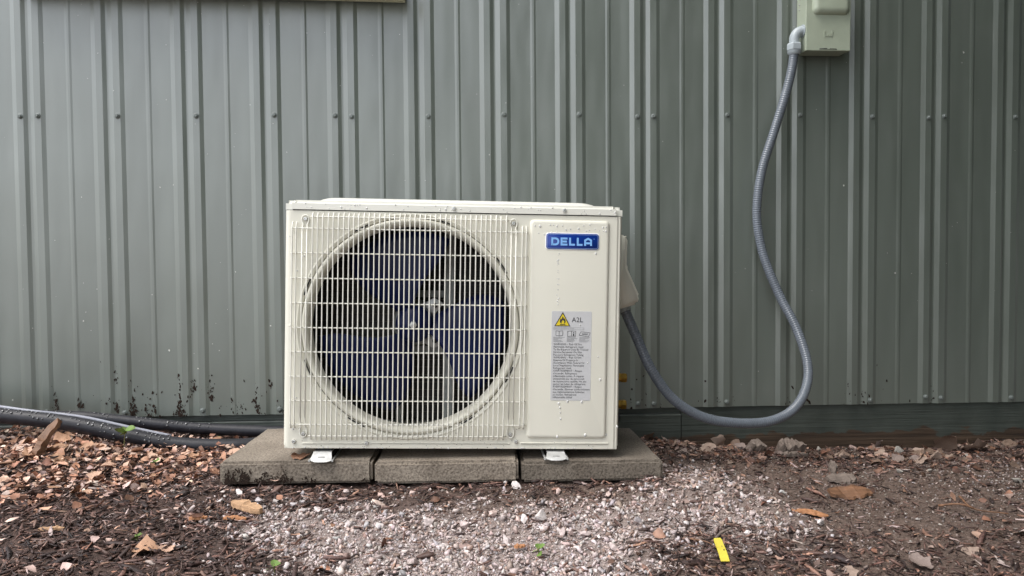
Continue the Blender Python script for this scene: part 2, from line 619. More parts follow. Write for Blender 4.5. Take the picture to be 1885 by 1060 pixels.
# ------------------------------------------------------------------ metal siding wall
XB0, PIT = .22432, .2286
ZB, ZT = .0657, 2.35
RH = .0044
def rib_profile(first, last):
    """polyline (x, y) between the left foot of B rib `first` and that of B rib `last`"""
    pts = []
    for i in range(first, last):
        b_ = XB0 + i * PIT
        pts += [(b_ - .0335, 0), (b_ - .0195, -RH), (b_ - .0005, -RH), (b_ + .0108, -.0003)]
        pts += [(b_ + .0720, -.0002), (b_ + .0775, -.0012), (b_ + .0835, -.0013), (b_ + .0890, .0002)]
        a = b_ + PIT - .050
        pts += [(a - .0325, 0), (a - .0185, -RH), (a - .0005, -RH), (a + .0105, 0)]
        pts += [(a + .0140, .0003)]
    return pts
def prof_y(x):
    i = math.floor((x - XB0 + .0335) / PIT)
    p = rib_profile(i, i + 2)
    return float(np.interp(x, [q[0] for q in p], [q[1] for q in p]))

wall = empty('metal_siding_wall', (0, 0, 0))
tag(wall, 'grey green ribbed metal siding wall with screw rows behind the cooling unit', 'wall')
LAPS = [-8, -4, 0, 4, 8, 12, 16, 20]
panels = []
for k in range(len(LAPS) - 1):
    pr = rib_profile(LAPS[k], LAPS[k + 1])
    off = -.0008 if k % 2 else 0.
    last = XB0 + LAPS[k + 1] * PIT - .012
    pr = [(x, y + off) for x, y in pr] + [(last, off + .0012)]
    # two parallel skins = a sheet of real thickness; several heights for a slightly uneven sheet
    zs = [ZB + random.uniform(-.002, .002), .45, .963, 1.6, ZT]
    V, F = [], []
    n = len(pr)
    for th in (0., .0009):
        for z in zs:
            V += [(x, y + th, z) for x, y in pr]
    L = len(zs)
    for j in range(L - 1):
        for i in range(n - 1):
            a = j * n + i
            F.append((a, a + 1, a + n + 1, a + n))
            b_ = L * n + a
            F.append((b_, b_ + n, b_ + n + 1, b_ + 1))
    for i in range(n - 1):      # bottom lip
        F.append((i, L * n + i, L * n + i + 1, i + 1))
    for j in range(L - 1):      # side lips
        for i in (0, n - 1):
            F.append((j * n + i, (j + 1) * n + i, (L + j + 1) * n + i, (L + j) * n + i))
    p = link('siding_panel', fix(mesh('siding_panel', V, F)), 'siding', wall)
    panels.append(p)

def panel_of(x):
    for k in range(len(LAPS) - 1):
        if x < XB0 + LAPS[k + 1] * PIT - .034:
            return panels[k]
    return panels[-1]

def screw_mesh():
    V, F = [], []
    rings = [(.0080, 0, 24), (.0080, -.0012, 24), (.0070, -.0016, 24)]
    me = revolve('screw', [(.0001, 0), (.0078, 0), (.0078, -.0012), (.0062, -.0020), (.0050, -.0021), (.0049, -.0058), (.0040, -.0068), (.0001, -.0068)], (0, 0, 0), 'y', 6 * 3, False)
    return me
scr_me = screw_mesh()
def siding_screw(x, z, tilt=0.):
    s = link('screw', scr_me, 'screw', panel_of(x))
    s.location = (x, -RH - .0012, z)
    s.rotation_euler = (tilt, random.uniform(0, 1), random.uniform(-.08, .08))
DZ = {0: (0, 0), 4: (-.002, 0)}
for i in range(-2, 17):
    xb = XB0 + i * PIT
    siding_screw(xb - .0095, .963 + random.uniform(-.005, .005))
    siding_screw(xb - .0095, .083 + random.uniform(-.004, .004))
    if i % 4 == 0:
        siding_screw(xb - .0590, .963 + random.uniform(-.004, .006))
        siding_screw(xb - .0590, .084 + random.uniform(-.004, .004))

# mud thrown up by rain on the foot of the sheets, and pale flecks higher up
def flake_proto(n=7, seed=0, th=.35):
    r = np.random.default_rng(seed)
    a = np.linspace(0, 2 * np.pi, n, endpoint=False)
    rad = r.uniform(.55, 1.0, n)
    v = [(0, -th, 0)] + [(rad[k] * np.cos(a[k]), 0, rad[k] * np.sin(a[k])) for k in range(n)]
    f = [(0, 1 + (k + 1) % n, 1 + k) for k in range(n)]
    return np.array(v), np.array(f)
FLK = [flake_proto(6 + s % 4, s) for s in range(8)]
def flakes(name, pts, sizes, mat, parent, colr=(.03, .02, .016), tilt=.4):
    n = len(pts)
    e = np.zeros((n, 3))
    e[:, 1] = RNG.normal(0, tilt, n)
    o = mass(name, FLK, np.array(pts), euler_mats(e), np.array(sizes), np.tile(np.array(colr), (n, 1)), mat, parent)
    tag(o, kind='stuff')
    return o
for k, i0 in enumerate((0, 4, 8)):
    pts, szs = [], []
    nn = (2300, 90, 60)[k]
    lo, hi = XB0 + i0 * PIT - .02, XB0 + (i0 + 4) * PIT - .03
    for _ in range(nn):
        if random.random() < .62:       # runs in the corners beside the ribs
            i = random.randint(i0, i0 + 3)
            xb = XB0 + i * PIT
            x = xb + random.choice((.012, .016, .150, .189, .198, .194)) + random.gauss(0, .0035)
            z = ZB + min(random.expovariate(1 / .040), .17)
        else:
            x = random.uniform(lo, hi)
            z = ZB + min(random.expovariate(1 / .022), .12)
        if k == 0:
            if random.random() > .25 + .75 * min(1, max(0, (x - .3) / .35)):
                continue
            # clusters
            if mnoise.noise(Vector((x * 22, z * 16, 3.1))) < .02:
                continue
        if x > hi or x < lo:
            continue
        s = random.uniform(.0008, .0036) if random.random() < .86 else random.uniform(.0036, .0070)
        pts.append((x, prof_y(x) - .0016, z))
        szs.append((s * random.uniform(.5, .9), .0014, s * random.uniform(.8, 2.0)))
    flakes('mud_splash', pts, szs, 'mud', panels[2 + k])
for k in range(1, 6):
    pts, szs = [], []
    lo, hi = XB0 + LAPS[k] * PIT, XB0 + LAPS[k + 1] * PIT - .04
    for _ in range(60 if k < 4 else 26):
        x, z = random.uniform(lo, hi), random.uniform(.12, 1.3)
        s = random.uniform(.0006, .0018) if random.random() < .93 else .003
        pts.append((x, prof_y(x) - .0014, z))
        szs.append((s, .0008, s * random.uniform(.7, 1.6)))
    flakes('pale_fleck', pts, szs, 'fleck', panels[k], (.6, .6, .57))

# skirt boards under the sheets
def board(name, x0, x1, y0, y1, z0, z1):
    n = 60
    V, F = [], []
    for i in range(n + 1):
        x = x0 + (x1 - x0) * i / n
        d = .0015 * math.sin(x * 3.1) + .0008 * math.sin(x * 17)
        V += [(x, y0 + d, z0), (x, y0 + d, z1 - .003), (x, y0 + d + .003, z1), (x, y1, z1), (x, y1, z0)]
    for i in range(n):
        for k in range(5):
            k2 = (k + 1) % 5
            F.append((i * 5 + k, (i + 1) * 5 + k, (i + 1) * 5 + k2, i * 5 + k2))
    F.append((0, 1, 2, 3, 4))
    F.append(tuple(n * 5 + k for k in (4, 3, 2, 1, 0)))
    return fix(mesh(name, V, F))
sk = link('skirt_board', board('skirt_board', -1.6, 2.13, .003, .04, -.12, .045), 'board')
tag(sk, 'weathered dark board under the metal sheets behind the black pipes', 'board')
sk2 = link('skirt_board', board('skirt_board', 2.133, 4.9, .0045, .04, -.20, .09), 'board')
tag(sk2, 'painted board with bare brown wood showing low, under the sheets by the conduit', 'board')
sk3 = link('skirt_board', board('skirt_board', -1.6, 2.13, .009, .05, .047, .11), 'board')
tag(sk3, 'recessed upper board strip between dark lower board and sheet edge', 'board')

# ------------------------------------------------------------------ window above
win = empty('window', (.74, -.012, 1.3050), (0, R(.95), 0))
tag(win, 'cream trimmed window with deep lower sill above the cooling unit', 'window')
WL = .555
for nm, a in (('sill', (-WL - .01, WL, -.075, .0, 0, .03)), ('side_trim', (-WL + .01, -WL + .075, -.03, 0, .031, 1.0)),
              ('side_trim', (WL - .085, WL - .02, -.03, 0, .031, 1.0)), ('head_trim', (-WL, WL - .01, -.035, 0, 1.001, 1.07)),
              ('mullion', (-.02, .02, -.022, 0, .031, 1.0))):
    link(nm, box_mesh(nm, *a, bev=.003), 'wintrim', win)
for sx in (-1, 1):
    a, b_ = sorted((sx * .021, sx * (WL - .086)))
    link('pane', box_mesh('pane', a, b_, -.010, -.004, .032, .999), 'glasspane', win)

# ------------------------------------------------------------------ pavers
def paver(name, x0, x1, yf, yb, zt, th, yaw, label, tilt=0., mat='concrete'):
    wd, dp = x1 - x0, yb - yf
    bm = bmesh.new()
    bmesh.ops.create_cube(bm, size=1)
    for v in bm.verts:
        v.co = (v.co.x * wd, v.co.y * dp, (v.co.z - .5) * th)
    top = [e for e in bm.edges if all(abs(v.co.z) < 1e-6 for v in e.verts)]
    bmesh.ops.bevel(bm, geom=list(bm.edges), offset=.0065, segments=2, affect='EDGES')
    bmesh.ops.subdivide_edges(bm, edges=[e for e in bm.edges if e.calc_length() > .05], cuts=18, use_grid_fill=True)
    for v in bm.verts:
        k = mnoise.noise(Vector((v.co.x * 60 + x0 * 9, v.co.y * 60, v.co.z * 60)))
        k2 = mnoise.noise(Vector((v.co.x * 14 + x0 * 9, v.co.y * 14, v.co.z * 14)))
        v.co += v.normal * (k * .0011 + k2 * .0009) if v.normal.length else Vector()
    me = bpy.data.meshes.new(name)
    bm.to_mesh(me)
    bm.free()
    o = link(name, me, mat)
    o.location = ((x0 + x1) / 2, (yf + yb) / 2, zt)
    o.rotation_euler = (0, tilt, yaw)
    tag(o, label, 'paver', 'concrete pavers under the cooling unit')
    return o
PAV = [paver('concrete_paver', .897, 1.2535, -.516, -.160, .058, .054, R(-1.4), 'mud splashed concrete paver nearest the black insulated pipes'),
       paver('concrete_paver', 1.2575, 1.5960, -.527, -.168, .0535, .052, R(-.8), 'concrete paver between two others under the cooling unit', 0., 'concrete_grey'),
       paver('concrete_paver', 1.6000, 1.9400, -.5225, -.172, .0455, .049, R(.6), 'darker damp concrete paver nearest the flexible conduit loop', R(.35), 'concrete_damp')]
# mud on the pavers' front faces
pts, szs = [], []
for c in range(34):
    cx_ = .90 + min(abs(random.gauss(0, .10)), .33) if c < 24 else random.uniform(.92, 1.24)
    reach = random.uniform(.006, .030) * (1.2 - (cx_ - .9) * 1.6)
    for _ in range(int(5 + reach * 500)):
        x = cx_ + random.gauss(0, .0035)
        z = .008 + abs(random.gauss(0, reach * .6))
        if z > .048 or x < .899 or x > 1.25:
            continue
        s_z = random.uniform(.001, .0032)
        pts.append((x, -.5195 - .0003 + (x - 1.075) * -.0245, z))
        szs.append((s_z * .8, .0012, s_z * random.uniform(.8, 2.2)))
o = flakes('mud_splash', pts, szs, 'mud', PAV[0])
o.matrix_parent_inverse = (Matrix.LocRotScale(PAV[0].location, PAV[0].rotation_euler, None)).inverted()

# ------------------------------------------------------------------ outdoor unit
UL, UR = (1.43801, -.50209, .07604), (-.01499, .02484, .0069)
ac = empty('air_conditioner_unit', UL, UR)
tag(ac, 'cream outdoor air conditioner unit with round fan grille standing on the pavers', 'air conditioner')
def X(u):
    return (u - 400) / 1000.
CX, CZ, RO = X(297.5), .291, .258
def front_panel():
    x0, x1, z0, z1 = X(14), X(786), .0015, .5615
    cor = [math.atan2(z - CZ, x - CX) for x, z in ((x1, z1), (x0, z1), (x0, z0), (x1, z0))]
    ang = sorted(set([2 * math.pi * k / 120 - math.pi for k in range(120)] + cor))
    rings = [(RO, .004), (RO + .0015, .0012), (RO + .004, 0), (RO + .0062, -.0009), (RO + .0082, -.0016), (RO + .0102, -.0009), (RO + .0112, 0)]
    n = len(ang)
    V, F = [], []
    for r_, y in rings:
        V += [(CX + r_ * math.cos(a), y, CZ + r_ * math.sin(a)) for a in ang]
    for a in ang:
        c, s = math.cos(a), math.sin(a)
        t = min([((x1 if c > 0 else x0) - CX) / c if abs(c) > 1e-9 else 9, ((z1 if s > 0 else z0) - CZ) / s if abs(s) > 1e-9 else 9])
        t = max(t, RO + .0113)
        V.append((CX + t * c, 0, CZ + t * s))
    for i in range(len(rings)):
        for k in range(n):
            k2 = (k + 1) % n
            F.append((i * n + k, i * n + k2, (i + 1) * n + k2, (i + 1) * n + k))
    return fix(mesh('front_panel', V, F, False))
fp = link('front_panel', front_panel(), 'cream', ac)
# rounded corners + sides
def side_strip(s):
    prof = []
    for k in range(9):
        a = R(90 * k / 8)
        prof.append((s * (.386 + .014 * math.sin(a)), .014 - .014 * math.cos(a)))
    if s > 0:       # folded crease beside the corner
        prof = [(.3862, 0), (.3885, .0004), (.3898, .0022), (.3912, .0022), (.3930, .0012), (.3965, .0042), (.3990, .009), (.4, .014)]
    prof += [(s * .4, .31)]
    V, F = [], []
    n = len(prof)
    for i, (x, y) in enumerate(prof):
        zb = .0015 + (.006 * min(1, i / 5))
        V += [(x, y, zb), (x, y, .5615)]
    for i in range(n - 1):
        F.append((2 * i, 2 * i + 2, 2 * i + 3, 2 * i + 1))
    return fix(mesh('side_panel', V, F, True))
for s in (-1, 1):
    link('side_panel', side_strip(s), 'cream', ac)
link('base_pan', box_mesh('base_pan', -.396, .396, .002, .312, .0, .014, .002), 'cream', ac)
link('back_guard', box_mesh('back_guard', -.398, .398, .300, .309, .016, .560), 'dark', ac)
link('top_seal', box_mesh('top_seal', -.396, .396, .004, .305, .553, .5625), 'dark', ac)
# lid
def lid():
    me1 = loft_rect('lid', 0, .5635 + .0115, .802, .023, .0035, [(0, .0)], cap=False)
    bm = bmesh.new()
    bmesh.ops.create_cube(bm, size=1)
    for v in bm.verts:
        v.co = (v.co.x * .803, .1535 + v.co.y * .313, .5750 + v.co.z * .0222)
    ve = [e for e in bm.edges if abs(e.verts[0].co.z - e.verts[1].co.z) > .01]
    bmesh.ops.bevel(bm, geom=ve, offset=.018, segments=7, affect='EDGES')
    te = [e for e in bm.edges if all(v.co.z > .585 for v in e.verts)]
    bmesh.ops.bevel(bm, geom=te, offset=.0075, segments=5, affect='EDGES')
    me = bpy.data.meshes.new('lid')
    bm.to_mesh(me)
    bm.free()
    return me
ld = link('lid', lid(), 'lid', ac)
def lid_raised():
    V, F = [], []
    lv = [(0, .5855), (.008, .5875), (.018, .5925), (.030, .5962), (.05, .5975)]
    n = None
    for ins, z in lv:
        p = rrect(0.005, .152, .700 - 2 * ins, .286 - 2 * ins, .05 - ins * .5)
        n = len(p)
        V += [(a, b_, z) for a, b_ in p]
    for i in range(len(lv) - 1):
        for k in range(n):
            k2 = (k + 1) % n
            F.append((i * n + k, i * n + k2, (i + 1) * n + k2, (i + 1) * n + k))
    F.append(tuple((len(lv) - 1) * n + k for k in range(n)))
    return fix(mesh('raised_panel', V, F, True))
link('raised_panel', lid_raised(), 'lid', ld)

# bell mouth round the fan
sh = revolve('fan_ring', [(RO - .001, .0035), (RO - .003, -.0012), (RO - .0065, -.0034), (RO - .0105, -.0026), (RO - .0145, .0015), (RO - .0172, .008), (RO - .0188, .018), (RO - .0192, .042)], (CX, 0, CZ), 'y', 128)
ring = link('fan_ring', sh, 'cream', ac)
# dark slits left of the clips round the ring
for a0, a1 in ((113, 121), (70, 76), (30, 40), (155, 164), (198, 207), (236, 246), (298, 306), (330, 339)):
    ps = [(CX + .2605 * math.cos(R(a)), CZ + .2605 * math.sin(R(a))) for a in np.linspace(a0, a1, 7)]
    link('slit', strokes_mesh('slit', [ps], .0036, -.0019), 'dark', fp)

# coil, interior
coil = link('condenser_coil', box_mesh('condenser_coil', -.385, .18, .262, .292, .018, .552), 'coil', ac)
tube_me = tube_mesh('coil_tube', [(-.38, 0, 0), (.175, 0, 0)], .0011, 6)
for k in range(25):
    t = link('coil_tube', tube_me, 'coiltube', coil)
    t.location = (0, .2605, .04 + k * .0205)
link('bulkhead', box_mesh('bulkhead', .185, .190, .012, .295, .016, .552), 'coil', ac)
# motor bracket
br = link('motor_bracket', box_mesh('motor_bracket', X(254) - .011, X(254) + .011, .205, .214, .018, .552, .002), 'bracket', ac)
link('rail', box_mesh('rail', X(380) - .013, X(380) + .013, .203, .214, .018, .552, .002), 'bracket', br)
link('cross_plate', box_mesh('cross_plate', X(254) + .0115, X(380) - .0135, .206, .213, .355, .373, .001), 'bracket', br)
link('cross_plate', box_mesh('cross_plate', X(254) + .0115, X(380) - .0135, .206, .213, .208, .226, .001), 'bracket', br)
link('motor', revolve('motor', [(.001, .123), (.040, .123), (.055, .132), (.058, .15), (.058, .204), (.001, .204)], (X(297), 0, .291), 'y', 40), 'bracket', br)
for du, dv, fl in ((48, 46, 1), (49, -43, -1)):
    ear = [(X(297 + du - 28), .291 + (dv + fl * 4) / 1000), (X(297 + du), .291 + (dv - fl * 26) / 1000), (X(297 + du + 24), .291 + (dv + fl * 6) / 1000), (X(297 + du), .291 + (dv + fl * 20) / 1000)]
    if fl < 0:
        ear = ear[::-1]
    e = link('motor_ear', prism('motor_ear', ear, .118, .122, .001, 1), 'galv', br)
    link('bolt', revolve('bolt', [(.0005, .110), (.006, .110), (.0065, .1175), (.0005, .1175)], (X(297 + du + 3), 0, .291 + dv / 1000), 'y', 12, False), 'dark', e)
# fan
fan = link('fan_hub', revolve('fan_hub', [(.0005, .063), (.006, .063), (.0062, .070), (.017, .071), (.036, .078), (.046, .088), (.048, .115), (.0005, .115)], (CX, 0, CZ), 'y', 48), 'bluefan', ac)
link('hub_nut', revolve('hub_nut', [(.0005, .052), (.004, .052), (.0042, .0585), (.009, .059), (.009, .068), (.0005, .068)], (CX, 0, CZ), 'y', 6, False), 'steel', fan)
def blade(a0):
    V, F = [], []
    nr, na = 10, 14
    for i in range(nr + 1):
        r_ = .040 + (.230 - .040) * i / nr
        t = i / nr
        half = R(26 + 13 * math.sin(t * math.pi * .62))
        swp = R(-16 * t)
        for j in range(na + 1):
            q = -1 + 2 * j / na
            qq = q * (1 - .10 * max(0, t - .75) * 4 * (q * q))
            a = R(a0) + swp + half * qq
            y = .096 + .030 * qq * (.55 + .45 * t) + .010 * (qq * qq - .4) - .006 * t
            V.append((CX + r_ * math.cos(a), y, CZ + r_ * math.sin(a)))
    for th in (0,):
        for i in range(nr):
            for j in range(na):
                a = i * (na + 1) + j
                F.append((a, a + 1, a + na + 2, a + na + 1))
    return fix(mesh('blade', V, F, True))
for a0 in (118, -2, -122):
    bl = link('blade', blade(a0), 'bluefan', fan)
    so = bl.modifiers.new('thick', 'SOLIDIFY')
    so.thickness = .003

# fan guard: every wire
grille = link('fan_guard', tube_mesh('fan_guard', [(X(16), -.0035, .288), (X(16), -.0085, .290), (X(16), -.0085, .292), (X(16), -.0035, .294)], .0013, 6), 'wire', ac)
WR = .00158
def vwire(z0, z1):
    return tube_mesh('vertical_wire', [(0, -.0035, z0), (0, -.0075, z0 + .004), (0, -.0115, z0 + .013), (0, -.0120, z0 + .03), (0, -.0120, z1 - .03), (0, -.0115, z1 - .013), (0, -.0075, z1 - .004), (0, -.0035, z1)], WR, 7)
main_me, edge_me, key_me = vwire(.023, .557), vwire(.050, .534), vwire(.052, .530)
for k in range(39):
    o = link('vertical_wire', main_me, 'wire', grille)
    o.location = (X(67 + 11.905 * k), 0, random.uniform(-.0012, .0012))
    o.rotation_euler = (0, random.uniform(-.0014, .0014), 0)
for u in (20, 29, 558, 567.5):
    o = link('vertical_wire', edge_me, 'wire', grille)
    o.location = (X(u), 0, 0)
for u0, u1, sh_ in ((43, 54, 0), (531.6, 543.2, 0)):
    c = (u0 + u1) / 2
    hw = (u1 - u0) / 2
    top = [(u0, .510), (u0, .522), (u0 + 1.2, .527), (c - 7.0, .534), (c - 8.0, .542), (c - 5, .5485), (c, .5505), (c + 5, .5485), (c + 8.0, .542), (c + 7.0, .534), (u1 - .8, .527), (u1, .522), (u1, .510)]
    bot = [(u1, .075), (u1, .062), (u1 - .5, .055), (c + 7.4, .047), (c + 8.0, .038), (c + 5, .0305), (c, .028), (c - 5, .0305), (c - 8.0, .038), (c - 7.4, .047), (u0 + .5, .055), (u0, .062), (u0, .075)]
    def dep(z):
        return -.012 if .075 <= z <= .510 else (-.012 + .0085 * min(1, (abs(z - .2925) - .2175) / .022))
    path = [(X(u), dep(z), z) for u, z in top + bot + [top[0]]]
    P, L = spline(path[:len(top)], 70)
    link('keyhole_wire', tube_mesh('keyhole_wire', P, WR, 7), 'wire', grille)
    P, L = spline(path[len(top):-1], 70)
    link('keyhole_wire', tube_mesh('keyhole_wire', P, WR, 7), 'wire', grille)
    for u in (u0, u1):
        link('vertical_wire', tube_mesh('vertical_wire', [(X(u), -.012, .074), (X(u), -.012, .511)], WR, 7), 'wire', grille)
def hwire(u0, u1):
    return tube_mesh('horizontal_wire', [(X(u0), -.0025, 0), (X(u0 + 4), -.0060, 0), (X(u0 + 10), -.0088, 0), (X(u0 + 20), -.0090, 0), (X(u1 - 20), -.0090, 0), (X(u1 - 10), -.0088, 0), (X(u1 - 4), -.0060, 0), (X(u1), -.0025, 0)], WR, 7)
hw_me, hs_me = hwire(16, 571), hwire(60, 526)
for v in (.519, .4615, .403, .345, .287, .2295, .172, .1145, .059):
    o = link('horizontal_wire', hw_me, 'wire', grille)
    o.location = (0, 0, v + random.uniform(-.0008, .0008))
for v in (.547, .032):
    o = link('horizontal_wire', hs_me, 'wire', grille)
    o.location = (0, 0, v)

# service panel, beads
sp = link('service_panel', loft_rect('service_panel', X(672), .289, .192, .524, .010, [(0, .0005), (.0006, -.0015), (.0022, -.0040), (.0045, -.0056), (.008, -.0062)]), 'cream', ac)
link('bead', loft_rect('bead', X(668), .0145, .214, .0042, .002, [(0, .0005), (.0007, -.0018), (.0014, -.0024)]), 'cream', fp)
link('bead', loft_rect('bead', X(120), .0125, .150, .0036, .0017, [(0, .0005), (.0007, -.0013), (.0013, -.0017)]), 'cream', fp)
link('bead', loft_rect('bead', X(372), .0135, .330, .0036, .0017, [(0, .0005), (.0007, -.0013), (.0013, -.0017)]), 'cream', fp)
# screws
sc_me = revolve('screw', [(.0004, -.0020), (.0020, -.0020), (.0024, -.0038), (.0040, -.0036), (.0050, -.0014), (.0050, .0008), (.0004, .0008)], (0, 0, 0), 'y', 16, False)
for u, v, y in ((395, .5725, -.0032), (658, .5735, -.0032), (48.5, .5415, -.002), (537.4, .5405, -.002), (48.5, .036, -.002), (537.4, .036, -.002), (26.5, .0175, -.0005), (196.5, .0135, -.0005), (551.5, .0185, -.0005)):
    s = link('screw', sc_me, 'steel', ac)
    s.location = (X(u), y, v)
# feet : folded steel brackets
def foot(u, hh):
    e = []
    V = [(-.022, -.004, 0.0015), (.022, -.004, 0.0015), (.022, -.006, -.004), (-.022, -.006, -.004),
         (-.0255, -.024, -hh + .0045), (.0255, -.024, -hh + .0045), (.0125, -.031, -hh + .0004), (-.0125, -.031, -hh + .0004)]
    z0 = -hh * .26
    prof = [(.030, z0), (-.002, z0), (-.0055, z0 - .0025), (-.019, -hh + .006), (-.0235, -hh + .003), (-.027, -hh + .0005)]
    VV, FF = [], []
    for k, (y, z) in enumerate(prof):
        hw2 = [.021, .021, .0215, .0245, .0235, .013][k]
        for q in (-1, -.5, 0, .5, 1):
            VV.append((X(u) + q * hw2, y - (.0015 * (1 - q * q) if k >= 3 else 0), z))
    for k in range(len(prof) - 1):
        for i in range(4):
            a = k * 5 + i
            FF.append((a, a + 1, a + 6, a + 5))
    f = link('foot', fix(mesh('foot', VV, FF, False)), 'galv', ac)
    so = f.modifiers.new('thick', 'SOLIDIFY')
    so.thickness = .0022
    link('slot', strokes_mesh('slot', [[(X(u) - .008, -hh * .62), (X(u) + .008, -hh * .62)]], .0014, -.0170), 'dark', f)
    for s in (-1, 1):
        link('flange', box_mesh('flange', X(u) + s * .0265 - .0022, X(u) + s * .0265 + .0022, -.0235, .30, -hh - .0005, -hh + .0045, .001), 'galv', f)
    link('leg_channel', box_mesh('leg_channel', X(u) - .020, X(u) + .020, .012, .30, -hh, -.0005, .001), 'dark', f)
foot(94, .0255)
foot(647, .0200)

# badge
BX, BZ = X(678.4), .4998
badge = link('badge', loft_rect('badge', BX, BZ, .1300, .0408, .0075, [(0, -.0060), (.0003, -.0070), (.0008, -.0072)]), 'badgerim', ac)
link('badge_face', loft_rect('badge_face', BX, BZ, .1264, .0374, .0065, [(0, -.0071), (.0004, -.0076)]), 'badge', badge)
rr = rrect(BX, BZ, .1216, .0326, .0046, 6)
link('badge_line', strokes_mesh('badge_line', [rr + [rr[0], rr[1]]], .0007, -.0080), 'badgeline', badge)
bx, bz = BX - .0635, BZ - .0099
SW = .0046
def bl_(l):
    return [(bx + a / 1000, bz + b_ / 1000) for a, b_ in l]
H_ = 19.0
m_ = SW * 500
D_arc = [(12.4 + m_, m_), (22.5, m_)] + [(22.5 + (31.6 - m_ - 22.5) * math.sin(t), H_ / 2 - (H_ / 2 - m_) * math.cos(t)) for t in np.linspace(.15, math.pi - .15, 9)] + [(22.5, H_ - m_), (12.4 + m_, H_ - m_), (12.4 + m_, m_), (14.5 + m_, m_)]
letters = [[D_arc],
           [[(34.7 + m_, 0), (34.7 + m_, H_)], [(34.7 + m_, m_), (51.0, m_)], [(34.7 + m_, H_ / 2), (49.6, H_ / 2)], [(34.7 + m_, H_ - m_), (51.0, H_ - m_)]],
           [[(55.0 + m_, H_), (55.0 + m_, m_), (69.2, m_)]], [[(73.4 + m_, H_), (73.4 + m_, m_), (87.4, m_)]],
           [[(91.2 + m_, 0), (91.2 + m_, 13.2), (100.6, 17.2), (110 - m_, 13.2), (110 - m_, 0)], [(91.2 + m_, 6.4), (110 - m_, 6.4)]],
           [[(114.0, 16.6), (115.8, 16.6)]]]
for k, lt in enumerate(letters):
    for j, ln in enumerate(lt):
        link('letter', strokes_mesh('letter', [bl_(ln)], SW if k < 5 else .0018, -.0081 - .0002 * j), 'badgetext', badge)

# warning label
LX0, LZ0, LW, LH = X(631.2), .1190, .0968, .2145
wl = link('warning_label', loft_rect('warning_label', LX0 + LW / 2, LZ0 + LH / 2, LW, LH, .003, [(0, -.0058), (.0003, -.0067)], False), 'label', ac)
wl.rotation_euler = (0, R(0), 0)
def lp(px, py):     # a point of the label: 0..425 across, 0..930 down
    return (LX0 + px / 425 * LW, LZ0 + LH - py / 930 * LH)
yl = -.0072
tri = [lp(118, 7), lp(30, 157), lp(198, 157)]
link('warning_triangle', fix(mesh('warning_triangle', [(a, yl, b_) for a, b_ in tri], [(0, 1, 2)])), 'ink', wl)
tri2 = [lp(118, 27), lp(45, 149), lp(184, 149)]
link('triangle_face', fix(mesh('triangle_face', [(a, yl - .0003, b_) for a, b_ in tri2], [(0, 1, 2)])), 'yellow', wl)
fl = [lp(*q) for q in ((98, 128), (86, 110), (90, 88), (100, 74), (103, 88), (110, 74), (112, 54), (124, 64), (128, 82), (136, 74), (146, 92), (148, 112), (136, 128), (128, 128), (136, 112), (128, 98), (118, 92), (112, 100), (104, 114), (108, 128))]
link('flame_symbol', fix(mesh('flame_symbol', [(a, yl - .0006, b_) for a, b_ in fl], [tuple(range(len(fl)))])), 'ink', wl)
link('flame_bar', strokes_mesh('flame_bar', [[lp(88, 139), lp(146, 139)]], .0016, yl - .0006), 'ink', wl)
x_, z_ = lp(213, 112)
link('printed_text', text_mesh('A2L', .0162, x_, z_, yl, 'printed_text'), 'ink', wl)
link('text_box', strokes_mesh('text_box', [[lp(25, 168), lp(342, 172), lp(342, 192), lp(25, 192), lp(25, 168)], [lp(30, 180), lp(240, 180)]], .0006, yl), 'inkgrey', wl)
ic1 = [[lp(48, 205), lp(48, 252), lp(82, 258), lp(82, 208), lp(48, 205)], [lp(82, 208), lp(82, 258), lp(120, 252), lp(120, 205), lp(82, 208)]]
ic2 = [[lp(172, 210), lp(172, 262), lp(212, 258), lp(212, 205), lp(172, 210)], [lp(212, 205), lp(212, 258), lp(256, 260), lp(256, 208), lp(212, 205)]]
ic3 = [[lp(312, 212), lp(410, 222), lp(392, 264), lp(292, 248), lp(312, 212)], [lp(322, 232), lp(388, 234)], [lp(326, 240), lp(384, 243)]]
for ic in (ic1, ic2, ic3):
    link('pictogram', strokes_mesh('pictogram', ic, .0009, yl), 'ink', wl)
link('pictogram_mark', strokes_mesh('pictogram_mark', [[lp(235, 218), lp(235, 226)], [lp(235, 232), lp(235, 256)]], .0028, yl), 'ink', wl)
fine = []
for c0, ws in ((22, (118, 92, 52, 84, 100)), (163, (92, 114, 78, 84, 70)), (296, (112, 98, 60, 102, 88))):
    for k, q in enumerate(ws):
        fine.append([lp(c0, 272 + k * 11), lp(c0 + q, 272 + k * 11)])
link('fine_print', strokes_mesh('fine_print', fine, .0009, yl), 'inkgrey', wl)
TXT = ['WARNING – Risk Of Fire', 'Flammable Refrigerant Used.', 'To Be Repaired Only By Trained', 'Service Personnel. Do Not', 'Puncture Refrigerant Tubing.', 'WARNING – Risk Of Fire', 'Dispose Of Property In', 'Accordance With Federal Or', 'Local Regulations. Flammable', 'Refrigerant Used.', 'AVERTISSEMENT – Risque', "d'incendie. Réfrigérant", 'inflammable utilisé. À réparer', 'uniquement par du personnel', 'de maintenance qualifié. Ne pas', 'percer les tubes de réfrigérant.', 'AVERTISSEMENT – Risque', "d'incendie. Éliminer conformément", 'aux réglementations fédérales', 'ou locales. Réfrigérant', 'inflammable utilisé']
for k, tline in enumerate(TXT):
    x_, z_ = lp(24, 352 + k * 27.6)
    link('printed_text', text_mesh(tline, .0063, x_, z_, yl, 'printed_text'), 'ink', wl)

